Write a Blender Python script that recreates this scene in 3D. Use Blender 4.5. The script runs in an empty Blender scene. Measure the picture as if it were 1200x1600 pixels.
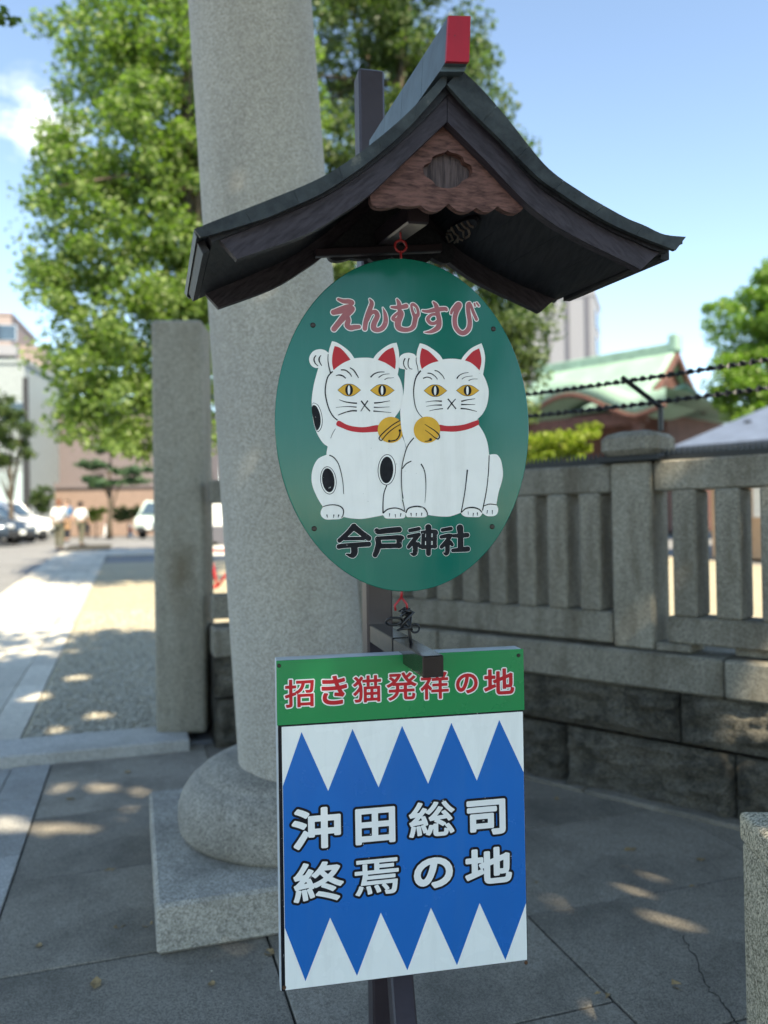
import bpy, bmesh, math, random
import numpy as np
from mathutils import Vector, Matrix, geometry, noise as mnoise

random.seed(7)
RNG = np.random.default_rng(11)
SC = bpy.context.scene
COL = SC.collection
rad = math.radians

# ------------------------------------------------------------------ camera, sky, sun, exposure
F_PX = 1250.0                       # focal length in pixels of the 1200 px wide photograph
EYE = Vector((0, 0, 1.5))
cam_d = bpy.data.cameras.new('camera')
cam_d.sensor_fit = 'HORIZONTAL'; cam_d.sensor_width = 36.0; cam_d.lens = 36.0 * F_PX / 1200.0
cam_d.clip_start = 0.05; cam_d.clip_end = 3000
cam_d.dof.use_dof = True; cam_d.dof.focus_distance = 1.85; cam_d.dof.aperture_fstop = 2.7
cam = bpy.data.objects.new('camera', cam_d); COL.objects.link(cam)
RCAM = Matrix.Rotation(rad(90 + 0.69), 3, 'X') @ Matrix.Rotation(rad(-0.9), 3, 'Z')
cam.matrix_world = Matrix.Translation(EYE) @ RCAM.to_4x4()
SC.camera = cam

SUN_ELEV, SUN_AZ = 50.0, 25.0       # azimuth: degrees to the right of straight behind the camera
sun_from = Vector((math.sin(rad(SUN_AZ)) * math.cos(rad(SUN_ELEV)), -math.cos(rad(SUN_AZ)) * math.cos(rad(SUN_ELEV)), math.sin(rad(SUN_ELEV))))
sun_d = bpy.data.lights.new('sun', 'SUN'); sun_d.energy = 2.8; sun_d.angle = rad(0.53); sun_d.color = (1.0, 0.95, 0.86)
sun = bpy.data.objects.new('sun', sun_d); COL.objects.link(sun)
sun.rotation_euler = (-sun_from).to_track_quat('-Z', 'Y').to_euler(); sun.location = (0, 0, 30)

world = bpy.data.worlds.new('World'); SC.world = world; world.use_nodes = True
wn, wl = world.node_tree.nodes, world.node_tree.links
wn.clear()
w_out = wn.new('ShaderNodeOutputWorld'); w_bg = wn.new('ShaderNodeBackground'); w_bg.inputs['Strength'].default_value = 0.108
w_sky = wn.new('ShaderNodeTexSky'); w_sky.sky_type = 'NISHITA'; w_sky.sun_disc = False
w_sky.sun_elevation = rad(SUN_ELEV); w_sky.sun_rotation = math.atan2(sun_from.x, sun_from.y)
w_sky.air_density = 0.8; w_sky.dust_density = 0.0; w_sky.ozone_density = 2.2; w_sky.altitude = 20
w_tc = wn.new('ShaderNodeTexCoord'); w_map = wn.new('ShaderNodeMapping'); w_map.inputs['Scale'].default_value = (9.0, 9.0, 17.0)
w_noi = wn.new('ShaderNodeTexNoise'); w_noi.inputs['Scale'].default_value = 1.6; w_noi.inputs['Detail'].default_value = 8; w_noi.inputs['Roughness'].default_value = 0.62
w_sum = None
for cx_, cy_, cz_, cr_ in ((-.352, .83, .425, .060), (-.90, .30, .32, .12), (.92, .25, .42, .12), (-.5, -.75, .45, .13), (.85, -.45, .35, .12)):
    cd_ = Vector((cx_, cy_, cz_)).normalized()
    w_d = wn.new('ShaderNodeVectorMath'); w_d.operation = 'DISTANCE'; w_d.inputs[1].default_value = cd_; wl.new(w_tc.outputs['Generated'], w_d.inputs[0])
    w_r = wn.new('ShaderNodeMapRange'); w_r.inputs['From Min'].default_value = cr_; w_r.inputs['From Max'].default_value = cr_ * .15; wl.new(w_d.outputs['Value'], w_r.inputs['Value'])
    if w_sum is None: w_sum = w_r.outputs[0]
    else:
        w_a = wn.new('ShaderNodeMath'); w_a.operation = 'MAXIMUM'; wl.new(w_sum, w_a.inputs[0]); wl.new(w_r.outputs[0], w_a.inputs[1]); w_sum = w_a.outputs[0]
w_mul = wn.new('ShaderNodeMath'); w_mul.operation = 'MULTIPLY'
w_ramp = wn.new('ShaderNodeValToRGB'); w_ramp.color_ramp.elements[0].position = 0.04; w_ramp.color_ramp.elements[1].position = 0.75; w_ramp.color_ramp.elements[1].color = (.6, .6, .6, 1)
w_mix = wn.new('ShaderNodeMixRGB'); w_mix.inputs['Color2'].default_value = (7.5, 7.7, 8.0, 1)
wl.new(w_tc.outputs['Generated'], w_map.inputs['Vector']); wl.new(w_map.outputs[0], w_noi.inputs['Vector'])
w_nr = wn.new('ShaderNodeMapRange'); w_nr.inputs['From Min'].default_value = .40; w_nr.inputs['From Max'].default_value = .68; wl.new(w_noi.outputs['Fac'], w_nr.inputs['Value']); wl.new(w_nr.outputs[0], w_mul.inputs[0]); wl.new(w_sum, w_mul.inputs[1]); wl.new(w_mul.outputs[0], w_ramp.inputs['Fac']); wl.new(w_ramp.outputs['Color'], w_mix.inputs['Fac'])
wl.new(w_sky.outputs[0], w_mix.inputs['Color1']); wl.new(w_mix.outputs[0], w_bg.inputs['Color']); wl.new(w_bg.outputs[0], w_out.inputs[0])

SC.view_settings.view_transform = 'Standard'; SC.view_settings.look = 'None'
SC.view_settings.gamma = 1.0; SC.view_settings.use_curve_mapping = False
SC.view_settings.exposure = 2.0
SC.view_settings.use_white_balance = True; SC.view_settings.white_balance_temperature = 7900; SC.view_settings.white_balance_tint = 6
SC.cycles.use_denoising = True; SC.cycles.sample_clamp_indirect = 6.0
SC.cycles.max_bounces = 6; SC.cycles.diffuse_bounces = 3; SC.cycles.glossy_bounces = 3; SC.cycles.transmission_bounces = 4
SC.cycles.transparent_max_bounces = 4; SC.cycles.caustics_reflective = False; SC.cycles.caustics_refractive = False

# ------------------------------------------------------------------ measuring helpers (photo pixel -> place)
def ray(px, py):
    return (RCAM @ Vector(((px - 600) / F_PX, (800 - py) / F_PX, -1))).normalized()
def at(px, py, Y):
    r = ray(px, py); return EYE + r * (Y / r.y)
def plane_hit(px, py, o, n):
    r = ray(px, py); return EYE + r * ((o - EYE).dot(n) / r.dot(n))
L = Vector((0.954, 0.300, 0)).normalized()       # across the approach
D = Vector((-0.300, 0.954, 0)).normalized()      # along the approach
V_KERB = 5.62
def uv(p): return p.x * L.x + p.y * L.y, p.x * D.x + p.y * D.y
def W(u, v, z=0.0): return Vector((L.x * u + D.x * v, L.y * u + D.y * v, z))
def gz(x, y):
    v = x * D.x + y * D.y
    if v < V_KERB + 0.05: return 0.0
    return 0.05 + 0.03 * min(v - V_KERB, 27.0)
def G(px, py):
    r = ray(px, py); t = 0.5
    for k in range(4000):
        p = EYE + r * t
        if p.z <= gz(p.x, p.y): return p
        t += 0.02
    return p

# ------------------------------------------------------------------ object helpers
ZERO = Vector((0, 0, 0))
def wloc(o):
    v = Vector((0, 0, 0))
    while o: v += o.location; o = o.parent
    return v
def link(name, me, parent=None, loc=None):
    o = bpy.data.objects.new(name, me); COL.objects.link(o)
    if parent: o.parent = parent
    if loc is not None: o.location = loc
    return o
def mesh(name, V, Fc, mat, parent=None, smooth=False, loc=None, mats=None):
    """world-space verts; object origin at loc (world) or at its parent's origin"""
    base = Vector(loc) if loc is not None else (wloc(parent) if parent else ZERO)
    me = bpy.data.meshes.new(name)
    me.from_pydata([(v[0] - base.x, v[1] - base.y, v[2] - base.z) for v in V], [], Fc)
    me.update()
    ml = mat if isinstance(mat, (list, tuple)) else [mat]
    for m in ml: me.materials.append(m)
    if mats is not None: me.polygons.foreach_set('material_index', mats)
    if smooth: me.polygons.foreach_set('use_smooth', [True] * len(me.polygons))
    o = bpy.data.objects.new(name, me); COL.objects.link(o)
    if parent:
        o.parent = parent; o.location = base - wloc(parent)
    else: o.location = base
    return o
def thing(name, label, cat, loc=(0, 0, 0), group=None):
    o = bpy.data.objects.new(name, None); COL.objects.link(o); o.location = loc; o.empty_display_size = 0.1
    o['label'] = label; o['category'] = cat
    if group: o['group'] = group
    return o
def tag(o, label=None, cat=None, group=None, kind=None):
    if label: o['label'] = label
    if cat: o['category'] = cat
    if group: o['group'] = group
    if kind: o['kind'] = kind
    return o
class MB:
    """collects solids into one mesh"""
    def __init__(s): s.v = []; s.f = []; s.m = []
    def add(s, V, Fc, mi=0):
        b = len(s.v); s.v += [tuple(x) for x in V]; s.f += [[i + b for i in f] for f in Fc]; s.m += [mi] * len(Fc); return s
    def box(s, c, sx, sy, sz, ex=Vector((1, 0, 0)), ey=Vector((0, 1, 0)), ez=Vector((0, 0, 1)), bev=0.0, mi=0):
        c = Vector(c)
        if bev <= 0:
            P = [c + ex * (a * sx / 2) + ey * (b * sy / 2) + ez * (d * sz / 2) for d in (-1, 1) for b in (-1, 1) for a in (-1, 1)]
            return s.add(P, [(0, 2, 3, 1), (4, 5, 7, 6), (0, 1, 5, 4), (1, 3, 7, 5), (3, 2, 6, 7), (2, 0, 4, 6)], mi)
        V, Fc = bevel_box(sx, sy, sz, bev)
        return s.add([c + ex * x + ey * y + ez * z for x, y, z in V], Fc, mi)
    def tube(s, pts, r, n=8, mi=0, cap=True):
        pts = [Vector(p) for p in pts]; rs = r if isinstance(r, (list, tuple)) else [r] * len(pts)
        V, Fc = [], []; pu = None
        for i, p in enumerate(pts):
            t = (pts[min(i + 1, len(pts) - 1)] - pts[max(i - 1, 0)]).normalized()
            if pu is None: pu = t.orthogonal().normalized()
            u = (pu - t * pu.dot(t)); u = u.normalized() if u.length > 1e-6 else t.orthogonal().normalized(); pu = u
            w = t.cross(u)
            for k in range(n):
                a = 2 * math.pi * k / n; V.append(p + (u * math.cos(a) + w * math.sin(a)) * rs[i])
        for i in range(len(pts) - 1):
            for k in range(n):
                a, b = i * n + k, i * n + (k + 1) % n; Fc.append((a, b, b + n, a + n))
        if cap: Fc.append(tuple(reversed(range(n)))); Fc.append(tuple(range((len(pts) - 1) * n, len(pts) * n)))
        return s.add(V, Fc, mi)
    def build(s, name, mat, parent=None, smooth=False, loc=None):
        return mesh(name, s.v, s.f, mat, parent, smooth, loc, s.m if isinstance(mat, (list, tuple)) else None)
_bb = {}
def bevel_box(sx, sy, sz, b, seg=1):
    k = (round(sx, 4), round(sy, 4), round(sz, 4), b, seg)
    if k not in _bb:
        bm = bmesh.new(); bmesh.ops.create_cube(bm, size=1)
        bmesh.ops.scale(bm, vec=(sx, sy, sz), verts=bm.verts)
        bmesh.ops.bevel(bm, geom=bm.edges[:], offset=b, segments=seg, affect='EDGES', profile=0.5)
        bm.verts.index_update()
        _bb[k] = ([v.co.copy() for v in bm.verts], [[v.index for v in f.verts] for f in bm.faces]); bm.free()
    return _bb[k]
def rough_block(sx, sy, sz, amp, nx, nz, seed, edge=0.012):
    """stone block, local: x along, y depth (front = -y), z up; rock faced front"""
    r = np.random.default_rng(seed)
    V = []; Fc = []
    ph = r.uniform(0, 6.28, (6, 3)); fr = r.uniform(4, 17, (6, 2)); 
    for j in range(nz + 1):
        for i in range(nx + 1):
            x = -sx / 2 + sx * i / nx; z = -sz / 2 + sz * j / nz
            border = i in (0, nx) or j in (0, nz)
            h = 0
            if not border:
                q_ = Vector((x * 7 + seed * 3.7, seed * 1.3, z * 15)); h = mnoise.fractal(q_, .75, 2.1, 5); h2 = mnoise.noise(Vector((x * 26 + seed, 7, z * 60)))
                h = amp * max(-.2, .75 + 1.1 * h + .28 * h2)
            V.append((x, -sy / 2 - h, z))
    n = nx + 1
    for j in range(nz):
        for i in range(nx):
            a = j * n + i; Fc.append((a, a + 1, a + n + 1, a + n))
    b = len(V); m = edge
    for (x, z) in ((-sx / 2, -sz / 2), (sx / 2, -sz / 2), (sx / 2, sz / 2), (-sx / 2, sz / 2)):
        V.append((x, sy / 2, z))
    c0, c1, c2, c3 = 0, nx, nz * n + nx, nz * n
    Fc += [tuple([b + 1, b] + list(range(0, nx + 1))), tuple([b + 2, b + 1] + [j * n + nx for j in range(nz + 1)]),
           tuple([b + 3, b + 2] + [nz * n + i for i in range(nx, -1, -1)]), tuple([b, b + 3] + [j * n for j in range(nz, -1, -1)]), (b, b + 1, b + 2, b + 3)]
    return V, Fc
def lathe(prof, n=48, c=(0, 0, 0), mat3=None):
    V, Fc = [], []
    for r, z in prof:
        for k in range(n):
            a = 2 * math.pi * k / n; V.append(Vector((r * math.cos(a), r * math.sin(a), z)))
    for i in range(len(prof) - 1):
        for k in range(n):
            a, b = i * n + k, i * n + (k + 1) % n; Fc.append((a, b, b + n, a + n))
    Fc.append(tuple(reversed(range(n)))); Fc.append(tuple(range((len(prof) - 1) * n, len(prof) * n)))
    return [Vector(c) + v for v in V], Fc

# ------------------------------------------------------------------ materials
def new_mat(name, rough=0.6, spec=0.5):
    m = bpy.data.materials.new(name); m.use_nodes = True
    b = m.node_tree.nodes['Principled BSDF']; b.inputs['Roughness'].default_value = rough; b.inputs['Specular IOR Level'].default_value = spec
    return m, m.node_tree.nodes, m.node_tree.links, b
def plain(name, col, rough=0.55, spec=0.5, metal=0.0, var=0.12, scale=9.0, bump=0.0, bscale=60):
    m, n, l, b = new_mat(name, rough, spec)
    b.inputs['Metallic'].default_value = metal
    tc = n.new('ShaderNodeTexCoord'); no = n.new('ShaderNodeTexNoise'); no.inputs['Scale'].default_value = scale; no.inputs['Detail'].default_value = 5
    l.new(tc.outputs['Object'], no.inputs['Vector'])
    rp = n.new('ShaderNodeValToRGB'); rp.color_ramp.elements[0].position = .3; rp.color_ramp.elements[1].position = .7
    rp.color_ramp.elements[0].color = tuple(c * (1 - var) for c in col) + (1,); rp.color_ramp.elements[1].color = tuple(min(1, c * (1 + var)) for c in col) + (1,)
    l.new(no.outputs['Fac'], rp.inputs['Fac']); l.new(rp.outputs['Color'], b.inputs['Base Color'])
    if bump:
        n2 = n.new('ShaderNodeTexNoise'); n2.inputs['Scale'].default_value = bscale; n2.inputs['Detail'].default_value = 4
        l.new(tc.outputs['Object'], n2.inputs['Vector'])
        bp = n.new('ShaderNodeBump'); bp.inputs['Strength'].default_value = bump; bp.inputs['Distance'].default_value = 0.01
        l.new(n2.outputs['Fac'], bp.inputs['Height']); l.new(bp.outputs['Normal'], b.inputs['Normal'])
    return m
def stone(name, dark, light, grain=210, stain=(0.10, 0.085, 0.06), stain_amt=0.5, stain_scale=2.2, rough=0.85, bump=0.5, coord='Object', stretch=(1, 1, .35), contrast=(.25, .78), coarse=None):
    """speckled granite with weather stains"""
    m, n, l, b = new_mat(name, rough, 0.3)
    tc = n.new('ShaderNodeTexCoord')
    g1 = n.new('ShaderNodeTexNoise'); g1.inputs['Scale'].default_value = grain; g1.inputs['Detail'].default_value = 2; g1.inputs['Roughness'].default_value = .7
    g2 = n.new('ShaderNodeTexVoronoi'); g2.inputs['Scale'].default_value = grain * .55
    l.new(tc.outputs[coord], g1.inputs['Vector']); l.new(tc.outputs[coord], g2.inputs['Vector'])
    sep = n.new('ShaderNodeSeparateColor'); l.new(g2.outputs['Color'], sep.inputs[0])
    g3 = n.new('ShaderNodeTexVoronoi'); g3.inputs['Scale'].default_value = grain * 1.35; l.new(tc.outputs[coord], g3.inputs['Vector'])
    sep3 = n.new('ShaderNodeSeparateColor'); l.new(g3.outputs['Color'], sep3.inputs[0])
    ma = n.new('ShaderNodeMath'); ma.operation = 'MULTIPLY'; ma.inputs[1].default_value = .5; l.new(sep3.outputs[0], ma.inputs[0])
    m2 = n.new('ShaderNodeMath'); m2.operation = 'MULTIPLY_ADD'; m2.inputs[1].default_value = .30; l.new(sep.outputs[0], m2.inputs[0]); l.new(ma.outputs[0], m2.inputs[2])
    mx = n.new('ShaderNodeMath'); mx.operation = 'MULTIPLY_ADD'; mx.inputs[1].default_value = .25; l.new(g1.outputs['Fac'], mx.inputs[0]); l.new(m2.outputs[0], mx.inputs[2])
    rp = n.new('ShaderNodeValToRGB'); rp.color_ramp.elements[0].position = contrast[0]; rp.color_ramp.elements[1].position = contrast[1]
    rp.color_ramp.elements[0].color = dark + (1,); rp.color_ramp.elements[1].color = light + (1,)
    l.new(mx.outputs[0], rp.inputs['Fac'])
    mp = n.new('ShaderNodeMapping'); mp.inputs['Scale'].default_value = stretch; l.new(tc.outputs[coord], mp.inputs['Vector'])
    s1 = n.new('ShaderNodeTexNoise'); s1.inputs['Scale'].default_value = stain_scale; s1.inputs['Detail'].default_value = 8; s1.inputs['Roughness'].default_value = .65
    l.new(mp.outputs[0], s1.inputs['Vector'])
    sr = n.new('ShaderNodeValToRGB'); sr.color_ramp.elements[0].position = .45; sr.color_ramp.elements[1].position = .75
    sr.color_ramp.elements[0].color = (0, 0, 0, 1); sr.color_ramp.elements[1].color = (stain_amt,) * 3 + (1,)
    l.new(s1.outputs['Fac'], sr.inputs['Fac'])
    mix = n.new('ShaderNodeMixRGB'); mix.inputs['Color2'].default_value = stain + (1,)
    l.new(sr.outputs['Color'], mix.inputs['Fac']); l.new(rp.outputs['Color'], mix.inputs['Color1'])
    oi = n.new('ShaderNodeObjectInfo'); mr = n.new('ShaderNodeMapRange'); mr.inputs['To Min'].default_value = .84; mr.inputs['To Max'].default_value = 1.14; l.new(oi.outputs['Random'], mr.inputs['Value'])
    hs = n.new('ShaderNodeHueSaturation'); l.new(mr.outputs[0], hs.inputs['Value']); l.new(mix.outputs[0], hs.inputs['Color'])
    l.new(hs.outputs[0], b.inputs['Base Color'])
    bp = n.new('ShaderNodeBump'); bp.inputs['Strength'].default_value = bump; bp.inputs['Distance'].default_value = 0.004
    l.new(mx.outputs[0], bp.inputs['Height']); l.new(bp.outputs['Normal'], b.inputs['Normal'])
    if coarse:
        mc = n.new('ShaderNodeMapping'); mc.inputs['Scale'].default_value = (1, 1, 2.2); l.new(tc.outputs[coord], mc.inputs['Vector'])
        nc = n.new('ShaderNodeTexNoise'); nc.inputs['Scale'].default_value = coarse[0]; nc.inputs['Detail'].default_value = 7; nc.inputs['Roughness'].default_value = .62; l.new(mc.outputs[0], nc.inputs['Vector'])
        b2 = n.new('ShaderNodeBump'); b2.inputs['Strength'].default_value = 1.0; b2.inputs['Distance'].default_value = coarse[1]; l.new(nc.outputs['Fac'], b2.inputs['Height']); l.new(bp.outputs['Normal'], b2.inputs['Normal']); l.new(b2.outputs['Normal'], b.inputs['Normal'])
    return m
def wood(name, c1, c2, axis='X', scale=14, stretch=16, rough=0.7, bump=0.4, spec=.3):
    m, n, l, b = new_mat(name, rough, spec)
    tc = n.new('ShaderNodeTexCoord'); mp = n.new('ShaderNodeMapping')
    sc = {'X': (1, stretch, stretch), 'Y': (stretch, 1, stretch), 'Z': (stretch, stretch, 1)}[axis]
    mp.inputs['Scale'].default_value = sc; l.new(tc.outputs['Object'], mp.inputs['Vector'])
    no = n.new('ShaderNodeTexNoise'); no.inputs['Scale'].default_value = scale * .4; no.inputs['Detail'].default_value = 8; no.inputs['Roughness'].default_value = .6; no.inputs['Distortion'].default_value = .25
    l.new(mp.outputs[0], no.inputs['Vector'])
    rp = n.new('ShaderNodeValToRGB'); rp.color_ramp.elements[0].position = .33; rp.color_ramp.elements[1].position = .6
    rp.color_ramp.elements[0].color = c1 + (1,); rp.color_ramp.elements[1].color = c2 + (1,)
    l.new(no.outputs['Fac'], rp.inputs['Fac']); l.new(rp.outputs['Color'], b.inputs['Base Color'])
    bp = n.new('ShaderNodeBump'); bp.inputs['Strength'].default_value = bump; bp.inputs['Distance'].default_value = 0.003
    l.new(no.outputs['Fac'], bp.inputs['Height']); l.new(bp.outputs['Normal'], b.inputs['Normal'])
    return m
def tilted(m, ang):
    n, l = m.node_tree.nodes, m.node_tree.links; mp = [x for x in n if x.type == 'MAPPING'][0]; src = mp.inputs['Vector'].links[0].from_socket
    m2 = n.new('ShaderNodeMapping'); m2.inputs['Rotation'].default_value = (0, ang, 0); l.new(src, m2.inputs['Vector']); l.new(m2.outputs[0], mp.inputs['Vector']); return m
def leaf_mat(name, c1, c2, trans=0.5):
    m, n, l, b = new_mat(name, .45, .4)
    geo = n.new('ShaderNodeNewGeometry'); rp = n.new('ShaderNodeValToRGB')
    rp.color_ramp.elements[0].color = c1 + (1,); rp.color_ramp.elements[1].color = c2 + (1,)
    l.new(geo.outputs['Random Per Island'], rp.inputs['Fac']); l.new(rp.outputs['Color'], b.inputs['Base Color'])
    tr = n.new('ShaderNodeBsdfTranslucent'); mul = n.new('ShaderNodeMixRGB'); mul.blend_type = 'MULTIPLY'; mul.inputs['Fac'].default_value = 1; mul.inputs['Color2'].default_value = (1.25, 1.65, .6, 1)
    l.new(rp.outputs['Color'], mul.inputs['Color1']); l.new(mul.outputs[0], tr.inputs['Color'])
    ms = n.new('ShaderNodeMixShader'); ms.inputs['Fac'].default_value = trans
    l.new(b.outputs[0], ms.inputs[1]); l.new(tr.outputs[0], ms.inputs[2]); l.new(ms.outputs[0], n['Material Output'].inputs['Surface'])
    return m

def worn(m, amt=.25, tint=(.30, .29, .26), chips=None, rough_var=.16):
    n, l = m.node_tree.nodes, m.node_tree.links; b = n['Principled BSDF']; src = b.inputs['Base Color'].links[0].from_socket
    tc = n.new('ShaderNodeTexCoord'); mp = n.new('ShaderNodeMapping'); mp.inputs['Scale'].default_value = (26, 26, 3.0); l.new(tc.outputs['Object'], mp.inputs['Vector'])
    no = n.new('ShaderNodeTexNoise'); no.inputs['Scale'].default_value = 1.0; no.inputs['Detail'].default_value = 9; no.inputs['Roughness'].default_value = .7; l.new(mp.outputs[0], no.inputs['Vector'])
    rp = n.new('ShaderNodeValToRGB'); rp.color_ramp.elements[0].position = .5; rp.color_ramp.elements[1].position = .85; rp.color_ramp.elements[0].color = (0, 0, 0, 1); rp.color_ramp.elements[1].color = (amt,) * 3 + (1,)
    l.new(no.outputs['Fac'], rp.inputs['Fac']); mix = n.new('ShaderNodeMixRGB'); mix.inputs['Color2'].default_value = tint + (1,); l.new(rp.outputs['Color'], mix.inputs['Fac']); l.new(src, mix.inputs['Color1']); out = mix.outputs[0]
    if chips:
        n3 = n.new('ShaderNodeTexNoise'); n3.inputs['Scale'].default_value = 130; n3.inputs['Detail'].default_value = 3; l.new(tc.outputs['Object'], n3.inputs['Vector'])
        r3 = n.new('ShaderNodeValToRGB'); r3.color_ramp.elements[0].position = chips[0]; r3.color_ramp.elements[1].position = chips[0] + .03; l.new(n3.outputs['Fac'], r3.inputs['Fac'])
        m3 = n.new('ShaderNodeMixRGB'); m3.inputs['Color2'].default_value = chips[1] + (1,); l.new(r3.outputs['Color'], m3.inputs['Fac']); l.new(out, m3.inputs['Color1']); out = m3.outputs[0]
    l.new(out, b.inputs['Base Color'])
    n4 = n.new('ShaderNodeTexNoise'); n4.inputs['Scale'].default_value = 14; n4.inputs['Detail'].default_value = 6; l.new(tc.outputs['Object'], n4.inputs['Vector'])
    mr = n.new('ShaderNodeMapRange'); r0 = b.inputs['Roughness'].default_value; mr.inputs['To Min'].default_value = max(.03, r0 - rough_var * .5); mr.inputs['To Max'].default_value = r0 + rough_var; l.new(n4.outputs['Fac'], mr.inputs['Value']); l.new(mr.outputs[0], b.inputs['Roughness'])
    n5 = n.new('ShaderNodeTexNoise'); n5.inputs['Scale'].default_value = 7; n5.inputs['Detail'].default_value = 2; l.new(tc.outputs['Object'], n5.inputs['Vector'])
    bp = n.new('ShaderNodeBump'); bp.inputs['Strength'].default_value = .06; bp.inputs['Distance'].default_value = .01; l.new(n5.outputs['Fac'], bp.inputs['Height']); l.new(bp.outputs['Normal'], b.inputs['Normal'])
    return m
M = {}
M['granite'] = stone('granite_pillar', (.225, .21, .177), (.52, .492, .432), grain=300, stain_amt=.45, stain=(.17, .155, .13), stain_scale=3, stretch=(1, 1, .22), bump=.3)
M['granite_base'] = stone('granite_base', (.18, .168, .143), (.53, .495, .43), grain=230, stain_amt=.6, stain=(.10, .095, .08), stretch=(1, 1, 1), stain_scale=4, bump=.6)
M['granite_old'] = stone('granite_weathered', (.13, .125, .11), (.33, .32, .285), grain=230, stain_amt=.75, stain=(.07, .055, .035), stretch=(1, 1, .25), stain_scale=2.6)
def stained_post():
    m = stone('granite_gate_post', (.14, .13, .104), (.375, .348, .283), grain=230, stain_amt=.6, stain=(.08, .065, .045), stretch=(1, 1, .2), stain_scale=3)
    n, l = m.node_tree.nodes, m.node_tree.links; b = n['Principled BSDF']; src = b.inputs['Base Color'].links[0].from_socket
    tc = n.new('ShaderNodeTexCoord'); mp = n.new('ShaderNodeMapping'); mp.inputs['Location'].default_value = (-.02 * 4.2, 0, -1.12 * 1.5); mp.inputs['Scale'].default_value = (4.2, .01, 1.5)
    l.new(tc.outputs['Object'], mp.inputs['Vector']); ln = n.new('ShaderNodeVectorMath'); ln.operation = 'LENGTH'; l.new(mp.outputs[0], ln.inputs[0])
    no = n.new('ShaderNodeTexNoise'); no.inputs['Scale'].default_value = 5; no.inputs['Detail'].default_value = 6; l.new(tc.outputs['Object'], no.inputs['Vector'])
    ad = n.new('ShaderNodeMath'); ad.operation = 'MULTIPLY_ADD'; ad.inputs[1].default_value = .9; l.new(no.outputs['Fac'], ad.inputs[0]); l.new(ln.outputs['Value'], ad.inputs[2])
    rp = n.new('ShaderNodeValToRGB'); rp.color_ramp.elements[0].position = .45; rp.color_ramp.elements[0].color = (.72, .72, .72, 1); rp.color_ramp.elements[1].position = 1.15 if False else 1.0; rp.color_ramp.elements[1].color = (0, 0, 0, 1)
    l.new(ad.outputs[0], rp.inputs['Fac']); mix = n.new('ShaderNodeMixRGB'); mix.inputs['Color2'].default_value = (.115, .080, .040, 1)
    l.new(rp.outputs['Color'], mix.inputs['Fac']); l.new(src, mix.inputs['Color1']); l.new(mix.outputs[0], b.inputs['Base Color']); return m
M['gate_post'] = stained_post()
M['granite_fence'] = stone('granite_fence', (.135, .123, .096), (.39, .362, .298), grain=230, stain_amt=.95, stain=(.09, .07, .045), stretch=(1, 1, .3), stain_scale=5)
M['rockface'] = stone('granite_rock_face', (.075, .067, .052), (.23, .208, .165), grain=150, stain_amt=1.0, stain=(.022, .021, .018), stretch=(1, 1, .6), stain_scale=6, bump=1.0, coarse=(16, .05))
M['bollard'] = stone('granite_bollard', (.12, .105, .07), (.84, .74, .56), grain=300, stain_amt=.25, stain=(.25, .2, .13), bump=1.0, stretch=(1, 1, 1), contrast=(.30, .72))
M['slab'] = stone('concrete_paving', (.19, .166, .132), (.43, .382, .31), grain=330, stain_amt=.8, stain=(.085, .077, .063), stretch=(1, 1, 1), stain_scale=1.7, bump=.8, contrast=(.32, .72))
M['kerb'] = stone('granite_kerb', (.27, .262, .24), (.56, .54, .50), grain=230, stain_amt=.4, stretch=(1, 1, 1))
M['path'] = stone('granite_path', (.46, .42, .35), (.68, .62, .52), grain=60, stain_amt=.3, stain=(.3, .27, .22), stretch=(1, 1, 1), stain_scale=1)
M['gravel'] = stone('gravel_ground', (.30, .255, .17), (.58, .50, .36), grain=60, stain_amt=.5, stain=(.42, .36, .25), stretch=(1, 1, 1), stain_scale=.8, bump=1.0)
M['pebble'] = plain('gravel_pebbles', (.42, .385, .31), .9, .2, var=.45, scale=25)
M['asphalt'] = stone('asphalt', (.15, .148, .145), (.27, .265, .26), grain=70, stain_amt=.4, stain=(.11, .105, .10), stretch=(1, 1, 1), stain_scale=.7)
M['soil'] = plain('joint_soil', (.065, .06, .05), .95, .1)
M['post_paint'] = plain('dark_brown_enamel', (.035, .024, .028), .32, .5, bump=.05)
M['arm_paint'] = plain('black_brown_enamel', (.016, .012, .012), .16, .6, bump=.04, bscale=25)
M['barge_l'] = tilted(wood('weathered_purple_brown_paint', (.018, .014, .019), (.046, .038, .048), 'X', 9, 42, .62, .5), rad(38))
M['barge_r'] = tilted(wood('weathered_purple_brown_paint_right', (.018, .014, .019), (.046, .038, .048), 'X', 9, 42, .62, .5), rad(-38))
M['under'] = wood('dark_roof_boards', (.010, .011, .014), (.026, .026, .031), 'Y', 24, 12, .6, .3)
M['gable'] = wood('red_brown_board', (.045, .020, .017), (.165, .080, .066), 'X', 13, 26, .75, .7)
M['crest'] = wood('dark_vertical_board', (.035, .025, .026), (.11, .080, .078), 'Z', 40, 10, .8, .6)
M['carving'] = wood('pale_carving', (.10, .075, .06), (.20, .16, .13), 'X', 16, 8, .8, .4)
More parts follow.
